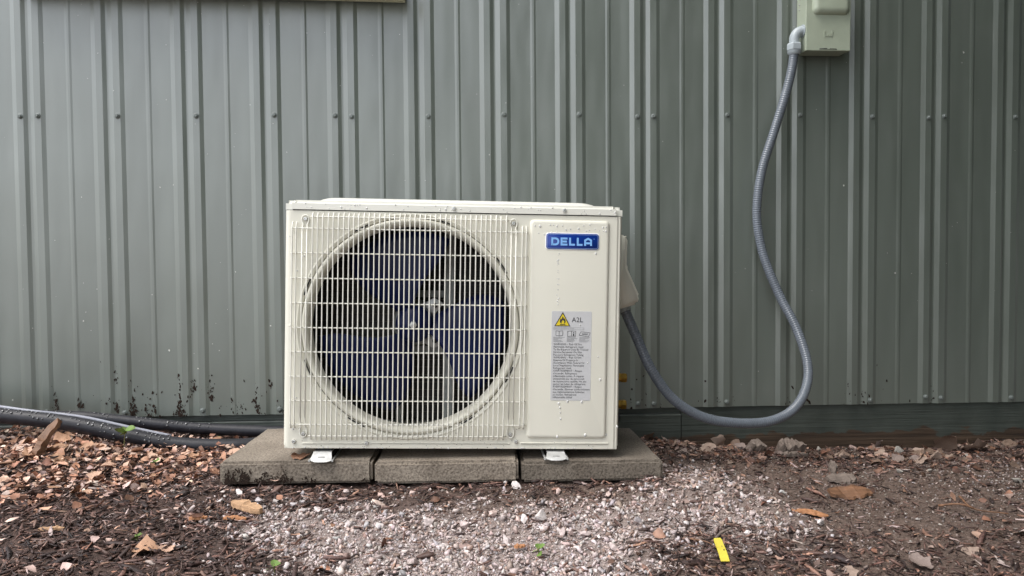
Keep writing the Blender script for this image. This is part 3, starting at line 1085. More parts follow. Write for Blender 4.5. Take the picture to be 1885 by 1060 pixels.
# side cover and valves
cov = [(.397, .524), (.428, .524), (.4335, .517), (.4325, .443), (.4672, .369), (.461, .349), (.397, .329)]
link('cable_cover', prism('cable_cover', cov, .095, .235, .006, 3), 'cream', ac)
for zz, yy, s in ((.146, .205, 1), (.074, .205, 1)):
    vb = link('service_valve', revolve('service_valve', [(.0005, .398), (.020, .398), (.020, .412), (.013, .414), (.013, .432), (.0115, .434), (.0115, .444), (.0005, .444)], (0, yy, zz), 'x', 14, False), 'brass', ac)
    link('hex_cap', revolve('hex_cap', [(.0005, .4441), (.0125, .4441), (.0135, .446), (.0135, .457), (.0115, .4595), (.0005, .4595)], (0, yy, zz), 'x', 6, False), 'brass', vb)
    link('flare_nut', revolve('flare_nut', [(.009, -.012), (.0135, -.012), (.0135, -.040), (.0095, -.046), (.0075, -.046)], (.424, yy, zz), 'z', 6, False), 'brass', vb)

# droplets clinging to the unit
def drop_proto():
    V, F = [(0, -.6, 0)], []
    for j, (r_, y) in enumerate(((.55, -.48), (.9, -.22), (1., 0))):
        for k in range(8):
            a = k * math.pi / 4
            V.append((r_ * math.cos(a), y, r_ * math.sin(a)))
    for k in range(8):
        k2 = (k + 1) % 8
        F.append((0, 1 + k2, 1 + k))
        for j in (0, 1):
            a, b_, c, d = 1 + j * 8 + k, 1 + j * 8 + k2, 9 + j * 8 + k2, 9 + j * 8 + k
            F += [(a, b_, c), (a, c, d)]
    return np.array(V), np.array(F)
DP = [drop_proto()]
pts, szs = [], []
def drop(u, v, y, s, el=1.2):
    pts.append((X(u), y, v))
    szs.append((s, s, s * el))
for _ in range(46):
    drop(random.uniform(30, 780), random.uniform(.566, .580), -.0030, random.uniform(.0010, .0026), 1.)
for _ in range(30):
    drop(645 + random.gauss(0, 2), random.uniform(.345, .475), -.0062, random.uniform(.0006, .0017))
for _ in range(26):
    drop(random.uniform(585, 760), random.uniform(.515, .545), -.0062, random.uniform(.001, .0024))
for u, v, s in ((652, .112, .003), (673, .117, .0028), (707, .116, .003), (655, .102, .0024), (656, .09, .002), (657, .075, .0024), (751, .17, .003), (745, .225, .0016), (717, .036, .0036), (650, .032, .003), (768, .036, .003), (795, .055, .003), (735, .472, .0026), (628, .52, .002), (600, .535, .0028)):
    drop(u, v, -.0062 if u < 762 else 0, s, 1.3)
for _ in range(50):
    drop(random.uniform(20, 780), random.uniform(.0015, .004), .0002, random.uniform(.001, .0026), .9)
for u, v in ((24, .047), (30, .12), (12, .5), (16, .46), (30, .42), (46, .455), (700, .30), (720, .21)):
    drop(u, v, -.0063 if u > 600 else 0, random.uniform(.0014, .003))
n = len(pts)
o = mass('water_droplets', DP, np.array(pts), euler_mats(np.zeros((n, 3))), np.array(szs), np.ones((n, 3)), 'drop', ac)
tag(o, kind='stuff')
o.data.polygons.foreach_set('use_smooth', [True] * len(o.data.polygons))

pts, szs = [], []
for _ in range(110):
    q = random.uniform(.0004, .0011)
    pts.append((X(random.uniform(18, 780)), -.0012, .002 + min(random.expovariate(1 / .018), .11)))
    szs.append((q, .0006, q * random.uniform(.8, 1.6)))
pts = [p for p in pts if not (X(570) < p[0] < X(772) and p[2] > .02)]
flakes('mud_specks', pts, szs[:len(pts)], 'mud', ac)

# ------------------------------------------------------------------ flexible conduit
CP = [(1.884, -.325, .405), (1.889, -.33, .39), (1.921, -.325, .318), (1.962, -.32, .23), (2.023, -.31, .15), (2.103, -.3, .1), (2.197, -.28, .077), (2.307, -.25, .072), (2.389, -.22, .098), (2.439, -.19, .152), (2.457, -.16, .221), (2.442, -.12, .318), (2.41, -.085, .405), (2.375, -.065, .502), (2.355, -.055, .585), (2.348, -.05, .675), (2.363, -.05, .79), (2.398, -.052, .904), (2.431, -.055, 1.012), (2.45, -.057, 1.089), (2.458, -.058, 1.150)]
P, L = spline(CP, 1400)
s_ = np.linspace(0, L, 1400)
rad = .0132 + .00055 * np.sin(s_ * 2 * np.pi / .0066)
cond = link('flexible_conduit', tube_mesh('flexible_conduit', P, rad, 18), 'conduit')
tag(cond, 'grey ribbed flexible conduit looping from the cooling unit up to the electrical box', 'conduit')
link('lower_connector', tube_mesh('lower_connector', [(1.882, -.3245, .425), (1.884, -.325, .405), (1.890, -.33, .388)], [.0150, .0165, .0165], 14, False), 'fitting', cond)
# compression nut and elbow
def hexnut(c, prof):
    return revolve('hex_nut', prof, c, 'z', 6, False, True)
link('hex_nut', hexnut((2.458, -.058, 1.146), [(.0195, 0), (.0225, .004), (.0225, .020), (.0195, .024)]), 'fitting', cond)
link('nut_collar', revolve('nut_collar', [(.0150, -.010), (.0192, -.006), (.0205, .0005)], (2.458, -.058, 1.146), 'z', 24), 'fitting', cond)
ep = [(2.458, -.058, 1.168), (2.458, -.058, 1.182), (2.4605, -.058, 1.192), (2.466, -.058, 1.200), (2.474, -.058, 1.205), (2.4835, -.058, 1.207), (2.488, -.058, 1.2072)]
link('elbow', tube_mesh('elbow', spline(ep, 24)[0], .0152, 20), 'fitting', cond)
link('lock_ring', revolve('lock_ring', [(.0150, -.0032), (.0190, -.0030), (.0190, -.0003), (.0150, -.0001)], (2.484, -.058, 1.207), 'x', 28, False), 'fitting', cond)

# ------------------------------------------------------------------ electrical box
ebx = empty('disconnect_box', (2.5518, -.011, 1.1436), (0, R(.35), 0))
tag(ebx, 'pale green grey electrical disconnect box with domed cover on the metal wall', 'electrical box')
bw = .0678
link('enclosure', box_mesh('enclosure', -bw + .001, bw - .001, -.063, -.0005, .002, .235, .002), 'boxpaint', ebx)
cv = link('cover', box_mesh('cover', -bw, bw, -.0672, -.0432, 0, .236, .0022, 3), 'boxpaint', ebx)
link('dome', loft_rect('dome', .006, .170, .112, .130, .016, [(0, -.0670), (.001, -.0700), (.004, -.0760), (.008, -.0800), (.013, -.0818), (.018, -.0822)]), 'boxpaint', cv)
link('latch_slot', prism('latch_slot', [(-.027, .0035), (-.026, .0062), (-.004, .0072), (-.002, .0052), (.004, .0050), (.006, .0066), (.026, .0058), (.027, .0035)], -.0676, -.066, 0), 'dark', cv)
e0 = (.0005, .0492)
arc1 = [(e0[0] - .0075 + .0040 * (1 - math.cos(t)) - .0040, e0[1] + .0098 * math.sin(t)) for t in np.linspace(-1.1, 1.1, 9)]
arc1 = [(-.0130 + .0050 * (1 - math.cos(t)), e0[1] + .0100 * math.sin(t)) for t in np.linspace(-1.1, 1.1, 9)]
arc2 = [(.0140 - .0050 * (1 - math.cos(t)), e0[1] + .0075 + .0045 * math.sin(t)) for t in np.linspace(-1.1, 1.1, 7)]
em = [arc1, arc2]
for k, q in enumerate((-.0075, -.0025, .0022, .0070)):
    em.append([(q, e0[1] - .0065), (q + .0006, e0[1] - (.0005 if k % 2 else .003))])
em.append([(.0098, e0[1] - .0072), (.0108, e0[1] + .001)])
emb = link('embossed_mark', strokes_mesh('embossed_mark', em, .0021, -.0690), 'boxpaint', cv)
sl = emb.modifiers.new('t', 'SOLIDIFY')
sl.thickness = .0016
sl.offset = 0
for z in (.135, .150, .165, .18):
    kn = link('knockout_screw', revolve('knockout_screw', [(.0003, -.0012), (.0022, -.0012), (.0026, .0), (.0003, 0)], (-bw, -.020 - .008 * (z > .16), z), 'x', 10, False), 'galv', ebx)

# ------------------------------------------------------------------ insulated pipes
def pipe(name, pts, r, mat, label, cat, n=120):
    P, L = spline(pts, n)
    rr_ = r * (1 + .02 * np.sin(np.linspace(0, 40, n)) + .015 * RNG.normal(0, .4, n))
    o = link(name, tube_mesh(name, P, rr_, 20), mat)
    tag(o, label, cat)
    return o, P
PA = [(-.35, -.23, .20), (-.1, -.21, .165), (.118, -.2, .131), (.203, -.2, .116), (.375, -.2, .093), (.548, -.2, .053), (.678, -.195, .026), (.825, -.175, .0135), (.955, -.13, .012), (1.2, -.105, .012), (1.6, -.10, .014), (1.80, -.12, .03), (1.858, -.20, .07), (1.862, -.29, .10)]
PB = [(-.35, -.12, .155), (.064, -.12, .112), (.281, -.11, .094), (.381, -.1, .087), (.517, -.085, .066), (.67, -.07, .044), (.839, -.06, .030), (.963, -.055, .023), (1.3, -.05, .018), (1.75, -.05, .05), (1.835, -.12, .13), (1.858, -.22, .24), (1.862, -.29, .175)]
pa, PApts = pipe('insulated_pipe', PA, .0205, 'rubber', 'thicker black foam insulated pipe lying in front along the leaf litter', 'pipe', 200)
pb, PBpts = pipe('insulated_pipe', PB, .0165, 'rubber', 'thinner black foam insulated pipe running close to the metal sheets', 'pipe', 200)
PK = [(-.35, -.17, .20), (.085, -.15, .145), (.173, -.15, .130), (.26, -.15, .116), (.322, -.135, .104), (.397, -.128, .090), (.5, -.12, .062), (.62, -.11, .03)]
cb, _ = pipe('signal_cable', PK, .0052, 'greycable', 'thin grey cable lying over the black insulated pipes', 'cable', 80)
def pipe_drops(P, r, parent, lo, hi, nn):
    pts, szs, es = [], [], []
    for _ in range(nn):
        i = random.randint(lo, hi)
        a = random.gauss(0, .8)
        pts.append((P[i][0], P[i][1] - math.sin(a) * r * .98 - .002, P[i][2] + math.cos(a) * r * .99))
        s = random.uniform(.0012, .0038)
        szs.append((s * 1.2, s * .8, s))
        es.append((-math.pi / 2 + a, 0, 0))
    o = mass('water_droplets', DP, np.array(pts), euler_mats(np.array(es)), np.array(szs), np.ones((nn, 3)), 'dropdark', parent)
    o.data.polygons.foreach_set('use_smooth', [True] * len(o.data.polygons))
    tag(o, kind='stuff')
pipe_drops(PApts, .0205, pa, 25, 85, 260)
pipe_drops(PBpts, .0165, pb, 20, 85, 160)

# ------------------------------------------------------------------ loose ground cover
def inpoly(poly, x, y):
    p = np.array(poly)
    c = np.zeros(len(x), bool)
    j = len(p) - 1
    for i in range(len(p)):
        k = ((p[i, 1] > y) != (p[j, 1] > y)) & (x < (p[j, 0] - p[i, 0]) * (y - p[i, 1]) / (p[j, 1] - p[i, 1] + 1e-12) + p[i, 0])
        c ^= k
        j = i
    return c
GD = [(.963, -.628), (1.17, -.663), (1.361, -.721), (1.52, -.714), (1.71, -.674), (1.841, -.729), (1.964, -.78), (2.086, -.759), (2.144, -.836), (2.038, -.883), (1.89, -.846), (1.811, -.907), (1.76, -1.05), (1.72, -1.5), (1.30, -1.5), (1.207, -1.025), (1.114, -.883), (1.036, -.789)]
GS = [(1.985, -.25), (2.132, -.382), (2.173, -.662), (2.174, -.819), (1.964, -.78), (1.817, -.677), (1.888, -.54), (1.97, -.53)]
TR = [(.732, -.436), (.881, -.417), (.925, -.55), (.913, -.742), (.859, -.755)]
LV = [(-.3, -.05), (.112, -.057), (.394, -.068), (.86, -.12), (.885, -.40), (.80, -.47), (.70, -.60), (.448, -.66), (-.3, -.66)]
DK = [(1.817, -.882), (1.943, -.848), (2.059, -.882), (2.136, -.9), (2.046, -1.052), (2.05, -1.5), (1.769, -1.5)]

def free(x, y):     # not under pavers
    return ~((x > .885) & (x < 1.95) & (y > -.522) & (y < -.15)) & (y < -.004)

def rock_proto(seed, npt=11):
    """angular crushed stone: hull of random points"""
    r = random.Random(seed)
    bm = bmesh.new()
    el = (1, r.uniform(.7, 1.1), r.uniform(.7, 1.2))
    for _ in range(npt):
        d = Vector((r.gauss(0, 1), r.gauss(0, 1), r.gauss(0, 1))).normalized() * r.uniform(.72, 1.12)
        bm.verts.new((d.x * el[0], d.y * el[1], d.z * el[2]))
    res = bmesh.ops.convex_hull(bm, input=bm.verts)
    bmesh.ops.delete(bm, geom=[v for v in bm.verts if not v.link_faces], context='VERTS')
    bmesh.ops.triangulate(bm, faces=bm.faces)
    bm.verts.index_update()
    V = np.array([v.co[:] for v in bm.verts])
    F = np.array([[v.index for v in f.verts] for f in bm.faces])
    bm.free()
    return V, F
ROCK = [rock_proto(s, 7 + s % 5) for s in range(28)]
ROCKL = [rock_proto(100 + s, 16) for s in range(10)]
def chip_proto(seed):
    r = np.random.default_rng(seed)
    xs = np.array([-1, -.35, .35, 1.])
    V = []
    for i, x in enumerate(xs):
        wd = r.uniform(.45, 1.) * (.55 if i in (0, 3) else 1)
        th = r.uniform(.5, 1.) * (.6 if i in (0, 3) else 1)
        oy, oz = r.normal(0, .25), r.normal(0, .25)
        V += [(x, oy - wd, oz - th), (x, oy + wd, oz - th), (x, oy + wd * .8, oz + th), (x, oy - wd * .8, oz + th)]
    F = []
    for i in range(3):
        for k in range(4):
            k2 = (k + 1) % 4
            a, b_, c, d = i * 4 + k, i * 4 + k2, i * 4 + 4 + k2, i * 4 + 4 + k
            F += [(a, b_, c), (a, c, d)]
    F += [(0, 3, 2), (0, 2, 1), (12, 13, 14), (12, 14, 15)]
    return np.array(V), np.array(F)
CHIP = [chip_proto(s) for s in range(14)]
def leaf_proto(seed, nl=8, nw=5):
    r = np.random.default_rng(seed)
    lob = r.uniform(0, .30)
    cur, cl, tw = r.uniform(-.55, .75), r.uniform(-.5, .6), r.uniform(-.4, .4)
    V = []
    for i in range(nl):
        t = i / (nl - 1)
        wd = .46 * math.sin(math.pi * min(.985, .03 + t * .97)) ** .7 * (1 + lob * math.cos(t * 14 + seed))
        for j in range(nw):
            q = -1 + 2 * j / (nw - 1)
            y = q * wd + .08 * math.sin(t * 3 + seed)
            z = cur * y * y * 1.6 + cl * (t - .5) ** 2 + tw * y * (t - .5) + .03 * r.normal() + (.02 if j == nw // 2 else 0)
            V.append(((t - .5) + .02 * r.normal(), y, z))
    F = []
    for i in range(nl - 1):
        for j in range(nw - 1):
            a = i * nw + j
            F += [(a, a + 1, a + nw + 1), (a, a + nw + 1, a + nw)]
    return np.array(V), np.array(F)
LEAFP = [leaf_proto(s) for s in range(14)]
SCRAP = [leaf_proto(50 + s, 4, 3) for s in range(10)]

def scatter(n, x0, x1, y0, y1, ok):
    x, y = RNG.uniform(x0, x1, n), RNG.uniform(y0, y1, n)
    k = ok(x, y) & free(x, y)
    return x[k], y[k]
def jit(x, y, s=.05):
    # ragged outlines for the patches
    return (x + s * np.sin(x * 31 + y * 47 + 1.3) * .5 + RNG.normal(0, s * .5, len(x)), y + s * np.sin(y * 53 - x * 29) * .5 + RNG.normal(0, s * .5, len(x)))
def palette(n, cols, wts, var=.15):
    c = np.array(cols)[RNG.choice(len(cols), n, p=np.array(wts) / sum(wts))]
    return np.clip(c * RNG.normal(1, var, (n, 1)) * RNG.normal(1, .02, (n, 3)), .004, .9)

STONEC = [(.585, .50, .48), (.50, .415, .395), (.66, .60, .58), (.55, .42, .38), (.46, .42, .425), (.42, .305, .26), (.31, .215, .175)]
def gravel(name, x, y, smin, smax, label, layer=.5, wts=(5, 6, 2.2, 3.2, 2.4, 1.6, 1.2), cols=STONEC, parent=None, kdark=1., power=2.2):
    n = len(x)
    s = smin + (smax - smin) * RNG.random(n) ** power
    sc = np.stack([s, s * RNG.uniform(.5, 1, n), s * RNG.uniform(.28, .65, n)], 1)
    e = np.stack([RNG.normal(0, .6, n), RNG.normal(0, .6, n), RNG.uniform(0, 6.3, n)], 1)
    z = hgt(x, y) + s * layer * RNG.uniform(-.2, 1., n)
    o = mass(name, ROCK, np.stack([x, y, z], 1), euler_mats(e), sc, palette(n, cols, wts) * kdark, 'stone')
    return tag(o, label, 'gravel', kind='stuff')

def gd(x, y):
    xx, yy = jit(x, y, .11)
    return inpoly(GD, xx, yy) & (RNG.random(len(x)) < .55 + .45 * (np.sin(x * 19 + 2 * np.sin(y * 23)) > -.3))
def gs(x, y):
    xx, yy = jit(x, y, .06)
    return inpoly(GS, xx, yy) | (inpoly(TR, *jit(x, y, .05)) & (RNG.random(len(x)) < .30))
_n = len(ground.data.vertices)
_d = np.zeros(_n)
for _ in range(24):
    _d += inpoly(GD, gv[:, 0] + RNG.normal(0, .05, _n), gv[:, 1] + RNG.normal(0, .05, _n)) / 24
    _d += .6 * inpoly(GS, gv[:, 0] + RNG.normal(0, .05, _n), gv[:, 1] + RNG.normal(0, .05, _n)) / 24
_at = ground.data.attributes.new('stone_dust', 'FLOAT', 'POINT')
_at.data.foreach_set('value', np.clip(_d, 0, 1).astype(np.float32))
x, y = scatter(70000, .8, 2.4, -1.5, -.54, gd)
gravel('gravel', x, y, .0014, .0074, 'pale pinkish grey crushed gravel spread in front of the pavers', .7)
xf, yf = scatter(90000, .75, 2.45, -1.5, -.53, lambda a, b_: inpoly(GD, *jit(a, b_, .13)))
gravel('gravel_fines', xf, yf, .0009, .0026, 'fine pale stone chips and dust between the gravel', 1.2, (5, 5, 3, 3.4, 2, 1.6, 1.2), power=1.2)
x2, y2 = scatter(7500, .8, 2.4, -1.5, -.54, gd)
gravel('gravel', x2, y2, .0048, .0125, 'coarser pale gravel pieces lying over the crushed gravel', .75, power=1.7)
x, y = scatter(20000, .6, 2.4, -.95, -.15, gs)
gravel('gravel', x, y, .0022, .0100, 'loose brownish gravel shoulder beside the concrete pavers', .6, (3, 4, 1.5, 4, 2, 3, 3), power=2.6)
# grit over the bare soil on the conduit side and in front of the pavers
def soilzone(x, y):
    f = np.clip((x - 1.75) / .5, 0, 1)
    a = (RNG.random(len(x)) < f)
    b_ = (y > -.74) & (y < -.5) & (x > .93)
    return (a | b_) & ~inpoly(DK, *jit(x, y, .05))
SOILC = [(.17, .118, .095), (.125, .078, .060), (.265, .212, .185), (.08, .048, .037), (.37, .325, .30)]
x, y = scatter(64000, .9, 3.7, -1.5, -.01, soilzone)
gravel('soil_grit', x, y, .0012, .0062, 'brown soil crumbs and grit on the bare ground by the conduit', .5, (5, 4, 3.6, 2.5, 2.2), SOILC, power=2.6)

xg, yg = scatter(9000, 2.3, 3.7, -.95, -.10, lambda a, b_: RNG.random(len(a)) < .75 * np.exp(-((a - 3.0) / .42) ** 2 - ((b_ + .42) / .24) ** 2))
gravel('soil_grit', xg, yg, .0014, .0065, 'pale grit scattered over the compacted soil by the far board', .5, (4, 4, 2, 3, 3, 1, 1), power=2.4)
# shredded bark mulch
def mulchzone(x, y):
    xx, yy = jit(x, y, .06)
    m = ~inpoly(GD, xx, yy) & (xx < 1.25) & ~(inpoly(LV, xx, yy) & (RNG.random(len(x)) < .48))
    m |= inpoly(DK, xx, yy)
    m |= (y > -.62) & (y < -.5) & (x < 1.95) & (x > .9) & (RNG.random(len(x)) < .5)
    m |= (x > 1.9) & (y < -.80) & (RNG.random(len(x)) < .40)
    m |= (x > 2.0) & (y > -.30) & (RNG.random(len(x)) < .38)
    m |= (RNG.random(len(x)) < .10)
    return m
MULC = [(.058, .034, .029), (.095, .054, .045), (.15, .082, .064), (.034, .020, .018), (.25, .15, .12), (.34, .195, .14), (.44, .34, .31)]
x, y = scatter(120000, -.4, 3.7, -1.5, -.01, mulchzone)
n = len(x)
ln = (.0022 + .0115 * RNG.random(n) ** 1.6) * (1 + (RNG.random(n) < .04) * .9)
sc = np.stack([ln, ln * RNG.uniform(.10, .40, n), ln * RNG.uniform(.05, .16, n)], 1)
e = np.stack([RNG.normal(0, .5, n), RNG.normal(0, .28, n), RNG.uniform(0, 6.3, n)], 1)
o = mass('bark_mulch', CHIP, np.stack([x, y, hgt(x, y) + RNG.uniform(0, .008, n) + inpoly(LV, x, y) * RNG.uniform(0, .012, n)], 1), euler_mats(e), sc, palette(n, MULC, (5, 5, 4.5, 4, 2.6, 1.4, .8), .28), 'chip')
tag(o, 'dark wet shredded bark mulch covering the ground', 'mulch', kind='stuff')

# leaf crumbs
LEAFC = [(.55, .33, .225), (.64, .43, .32), (.40, .21, .13), (.68, .51, .42), (.48, .35, .30), (.24, .12, .075)]
def litterzone(x, y):
    xx, yy = jit(x, y, .06)
    return inpoly(LV, xx, yy) | ((x > 1.98) & (RNG.random(len(x)) < .42 * np.exp(np.minimum(0, y + .10) / .11))) | (RNG.random(len(x)) < .018)
x, y = scatter(46000, -.4, 3.7, -1.4, -.01, litterzone)
n = len(x)
s = .005 + .022 * RNG.random(n) ** 1.8
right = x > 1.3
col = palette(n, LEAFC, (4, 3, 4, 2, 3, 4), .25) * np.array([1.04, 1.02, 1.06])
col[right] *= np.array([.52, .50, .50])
sc = np.stack([s, s * RNG.uniform(.6, 1.1, n), s], 1)
e = np.stack([RNG.normal(0, .45, n), RNG.normal(0, .40, n), RNG.uniform(0, 6.3, n)], 1)
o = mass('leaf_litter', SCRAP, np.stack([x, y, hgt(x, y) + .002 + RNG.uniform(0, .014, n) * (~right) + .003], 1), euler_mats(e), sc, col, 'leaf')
tag(o, 'broken dry leaf litter heaped below the black pipes', 'leaf litter', kind='stuff')

# ---- single things lying about
def single(name, proto, loc, rot, scl, colr, mat, label, cat, group=None):
    V, F = proto
    me = mesh(name, V * np.array(scl), [tuple(map(int, f)) for f in F], name in ('dry_leaf',))
    set_col(me, colr)
    o = link(name, me, mat)
    o.location = loc
    o.rotation_euler = rot
    tag(o, label, cat, group)
    return o
leaf_data = {}
def leaf_obj(x, y, L, tone, rot, label, group, dz=.006):
    key = (random.randrange(len(LEAFP)), tone)
    if key not in leaf_data:
        V, F = LEAFP[key[0]]
        me = mesh('dry_leaf', V, [tuple(map(int, f)) for f in F], True)
        c = [(.58, .37, .265), (.65, .48, .39), (.37, .20, .125), (.50, .29, .18), (.26, .20, .175), (.20, .135, .10), (.34, .25, .20)][tone]
        set_col(me, c)
        me.materials.append(MT['leaf'])
        leaf_data[key] = me
    o = link('dry_leaf', leaf_data[key])
    o.location = (x, y, float(hgt(x, y)[0]) + dz)
    o.rotation_euler = rot
    o.scale = (L, L, L)
    tag(o, label, 'leaf', group)
    return o
k = 0
tries = 0
while k < 110 and tries < 6000:
    tries += 1
    x, y = random.uniform(.0, .86), random.uniform(-.60, -.07)
    xa, ya = np.array([x]), np.array([y])
    if not inpoly(LV, xa, ya)[0]:
        continue
    dens = math.exp(-((x - .38) / .30) ** 2 - ((y + .33) / .19) ** 2)
    if random.random() > .18 + dens:
        continue
    k += 1
    big = dens > .5
    tone = random.choice((0, 0, 1, 1, 2, 3, 3))
    size = random.uniform(.022, .058 if big else .040)
    what = ('large ' if size > .047 else 'small ') + ('tan', 'pale pinkish', 'dark reddish brown', 'orange brown')[tone]
    leaf_obj(x, y, size, tone, (random.gauss(0, .36), random.gauss(0, .32), random.uniform(0, 6.3)),
             what + ' dry leaf in the litter heap below the black pipes', what + ' leaves below the black pipes', random.uniform(.004, .022))
k = 0
while k < 78:
    x, y = random.uniform(2.02, 3.3), -abs(random.gauss(.04, .11)) - .02
    if y < -.62:
        continue
    k += 1
    tone = random.choice((4, 5, 6, 5))
    size = random.uniform(.020, .045)
    what = ('larger ' if size > .033 else 'small ') + {4: 'greyish', 5: 'dark brown', 6: 'light brown'}[tone]
    leaf_obj(x, y, size, tone, (random.gauss(0, .5), random.gauss(0, .5), random.uniform(0, 6.3)),
             what + ' dead leaf on the soil along the bare wooden board', what + ' leaves by the bare board', random.uniform(.003, .009))
for x, y, L, tone in ((2.30, -.97, .045, 4), (2.52, -.99, .06, 6), (2.72, -.93, .05, 4), (2.60, -.84, .05, 5), (2.93, -.72, .06, 4), (2.86, -.52, .04, 6), (2.15, -1.0, .04, 6), (2.42, -.93, .03, 6)):
    leaf_obj(x, y, L, tone, (random.gauss(0, .35), random.gauss(0, .35), random.uniform(0, 6.3)), 'flat greyish dead leaf lying on open soil away from the wall', 'dead leaves on the open soil', .005)
leaf_obj(.893, -.895, .05, 3, (.1, .1, .3), 'broad reddish tan leaf lying on the dark mulch', None)
leaf_obj(.93, -.90, .03, 0, (.1, -.1, 2.), 'small tan leaf scrap on the mulch beside the reddish leaf', None)
o = leaf_obj(1.075, -.487, .042, 2, (.15, .05, .1), 'thin brown leaf on the paver beside the unit foot', None)
o.location.z = .062
o = leaf_obj(2.24, -.05, .048, 6, (.2, 1.25, 2.0), 'pale pointed leaf standing upright against the bare board', None, .02)
o = leaf_obj(2.94, -.055, .075, 5, (.9, .55, 2.4), 'long dark withered leaf cluster leaning on the board', None, .03)
o = leaf_obj(3.02, -.08, .075, 6, (.3, .2, 2.8), 'wide brown curled leaf at the foot of the board', None, .012)

STG = 'larger pale stones lying loose on the gravel'
for x, y, s, c in ((1.626, -.759, .021, 2), (.963, -.591, .013, 2), (1.022, -.639, .016, 4), (.99, -.58, .012, 0), (1.301, -.586, .009, 2), (1.662, -.834, .014, 1), (1.791, -.62, .013, 3), (1.562, -.521, .012, 2), (1.587, -.548, .015, 2), (1.591, -.777, .014, 2), (1.899, -.834, .012, 0), (1.71, -.837, .015, 1), (1.38, -.939, .014, 1), (1.441, -.565, .010, 2), (1.398, -.767, .015, 0), (1.131, -.697, .013, 2), (2.2, -.787, .011, 2), (1.10, -.66, .012, 4), (1.16, -.70, .013, 0), (1.20, -.585, .010, 1), (1.08, -.72, .012, 2), (1.25, -.73, .012, 0), (1.30, -.79, .012, 2), (1.47, -.80, .014, 1), (1.53, -.73, .013, 3), (1.55, -.86, .013, 0), (1.75, -.90, .012, 1), (1.82, -.80, .013, 4), (1.68, -.92, .013, 0), (1.05, -.62, .010, 2), (1.92, -.90, .009, 2), (2.02, -.86, .010, 2), (2.07, -.76, .011, 1), (1.99, -.93, .008, 2), (1.35, -.60, .009, 3), (1.68, -.60, .011, 3), (1.85, -.57, .011, 1), (2.03, -.50, .013, 1), (2.05, -.43, .011, 0), (2.08, -.60, .010, 4), (.93, -.62, .010, 2), (.90, -.70, .011, 1)):
    if random.random() < 2:
        single('stone', random.choice(ROCKL), (x, y, float(hgt(x, y)[0]) + s * .55), (random.gauss(0, .3), random.gauss(0, .3), random.uniform(0, 6)), (s, s * random.uniform(.6, .85), s * random.uniform(.5, .7)),
               tuple(np.array(STONEC[c]) * random.uniform(.95, 1.15)), 'stone', ('white', 'grey', 'whitest', 'pinkish', 'bluish grey')[c] + (' large' if s > .0125 else ' medium') + ' angular stone lying loose on the gravel by the pavers', 'stone', ('white', 'grey', 'whitest', 'pinkish', 'bluish grey')[c] + (' large' if s > .0125 else ' medium') + ' stones on the gravel')
for x, y, s in ((2.785, -.072, .017), (2.553, -.03, .014), (2.62, -.36, .012), (2.88, -.44, .014), (2.72, -.33, .010), (2.47, -.30, .012), (2.95, -.14, .012)):
    single('stone', random.choice(ROCKL), (x, y, float(hgt(x, y)[0]) + s * .5), (random.gauss(0, .3), random.gauss(0, .3), random.uniform(0, 6)), (s, s * .75, s * .6),
           (.36, .335, .30), 'stone', 'grey stone lying on the soil near the bare board', 'stone', 'stones near the bare board')

def slab_piece(name, x, y, L, wd, th, rz, mat, label, cat, seed, tilt=(.05, .05), dz=.004, bend=.15):
    """a split or bark piece: a bent, tapered, ragged slab"""
    r = np.random.default_rng(seed)
    n = 14
    V, F = [], []
    ph = r.uniform(0, 6)
    for i in range(n):
        t = i / (n - 1)
        q = math.sin(math.pi * min(.97, .06 + t * .9)) ** .45
        w0 = wd / 2 * q * (1 + .09 * r.normal())
        w1 = wd / 2 * q * (1 + .09 * r.normal())
        zc = bend * L * (.25 - (t - .5) ** 2) + .04 * wd * math.sin(9 * t + ph)
        x_ = (t - .5) * L
        zj = [zc + th * .16 * r.normal() for _ in range(4)]
        V += [(x_, -w0, zj[0] - th * .5), (x_, -w0 * .82, zj[1] + th * .5), (x_, w1 * .78, zj[2] + th * .5), (x_, w1, zj[3] - th * .5)]
    for i in range(n - 1):
        for k in range(4):
            k2 = (k + 1) % 4
            F.append((i * 4 + k, (i + 1) * 4 + k, (i + 1) * 4 + k2, i * 4 + k2))
    F += [(0, 1, 2, 3), tuple((n - 1) * 4 + k for k in (3, 2, 1, 0))]
    o = link(name, fix(mesh(name, V, F)), mat)
    o.location = (x, y, float(hgt(x, y)[0]) + dz)
    o.rotation_euler = (tilt[0], tilt[1], rz)
    tag(o, label, cat)
    return o
slab_piece('wood_chip', 2.211, -.714, .075, .022, .005, -.35, 'orangewood', 'bright orange split wood chip on the soil', 'wood chip', 1, dz=.008)
slab_piece('bark_piece', 2.385, -.55, .105, .050, .005, .05, 'bark', 'large rounded brown bark piece on the soil', 'bark', 2, (.32, .0), .008, .05)
slab_piece('bark_piece', 2.425, -.43, .075, .048, .005, .1, 'greybark', 'grey weathered bark flake behind the rounded brown bark', 'bark', 3, (.3, 0), .008, .08)
slab_piece('bark_piece', 2.45, -.33, .10, .022, .014, 1.15, 'greybark', 'grey bark stick lying on end toward the board', 'bark', 4, (0, 0), .012)
slab_piece('wood_chip', 1.013, -.697, .085, .028, .010, -.55, 'tanwood', 'pale split wood shard at the gravel edge', 'wood chip', 5, (.2, .05), .012)
slab_piece('wood_chip', 1.0, -.735, .05, .012, .004, -.2, 'orangewood', 'small reddish wood sliver in front of the pale shard', 'wood chip', 15, (.1, 0), .006)
slab_piece('bark_piece', .415, -.36, .11, .026, .014, 1.2, 'bark', 'dark bark stick standing in the leaf heap', 'bark', 6, (.1, -.85), .045)
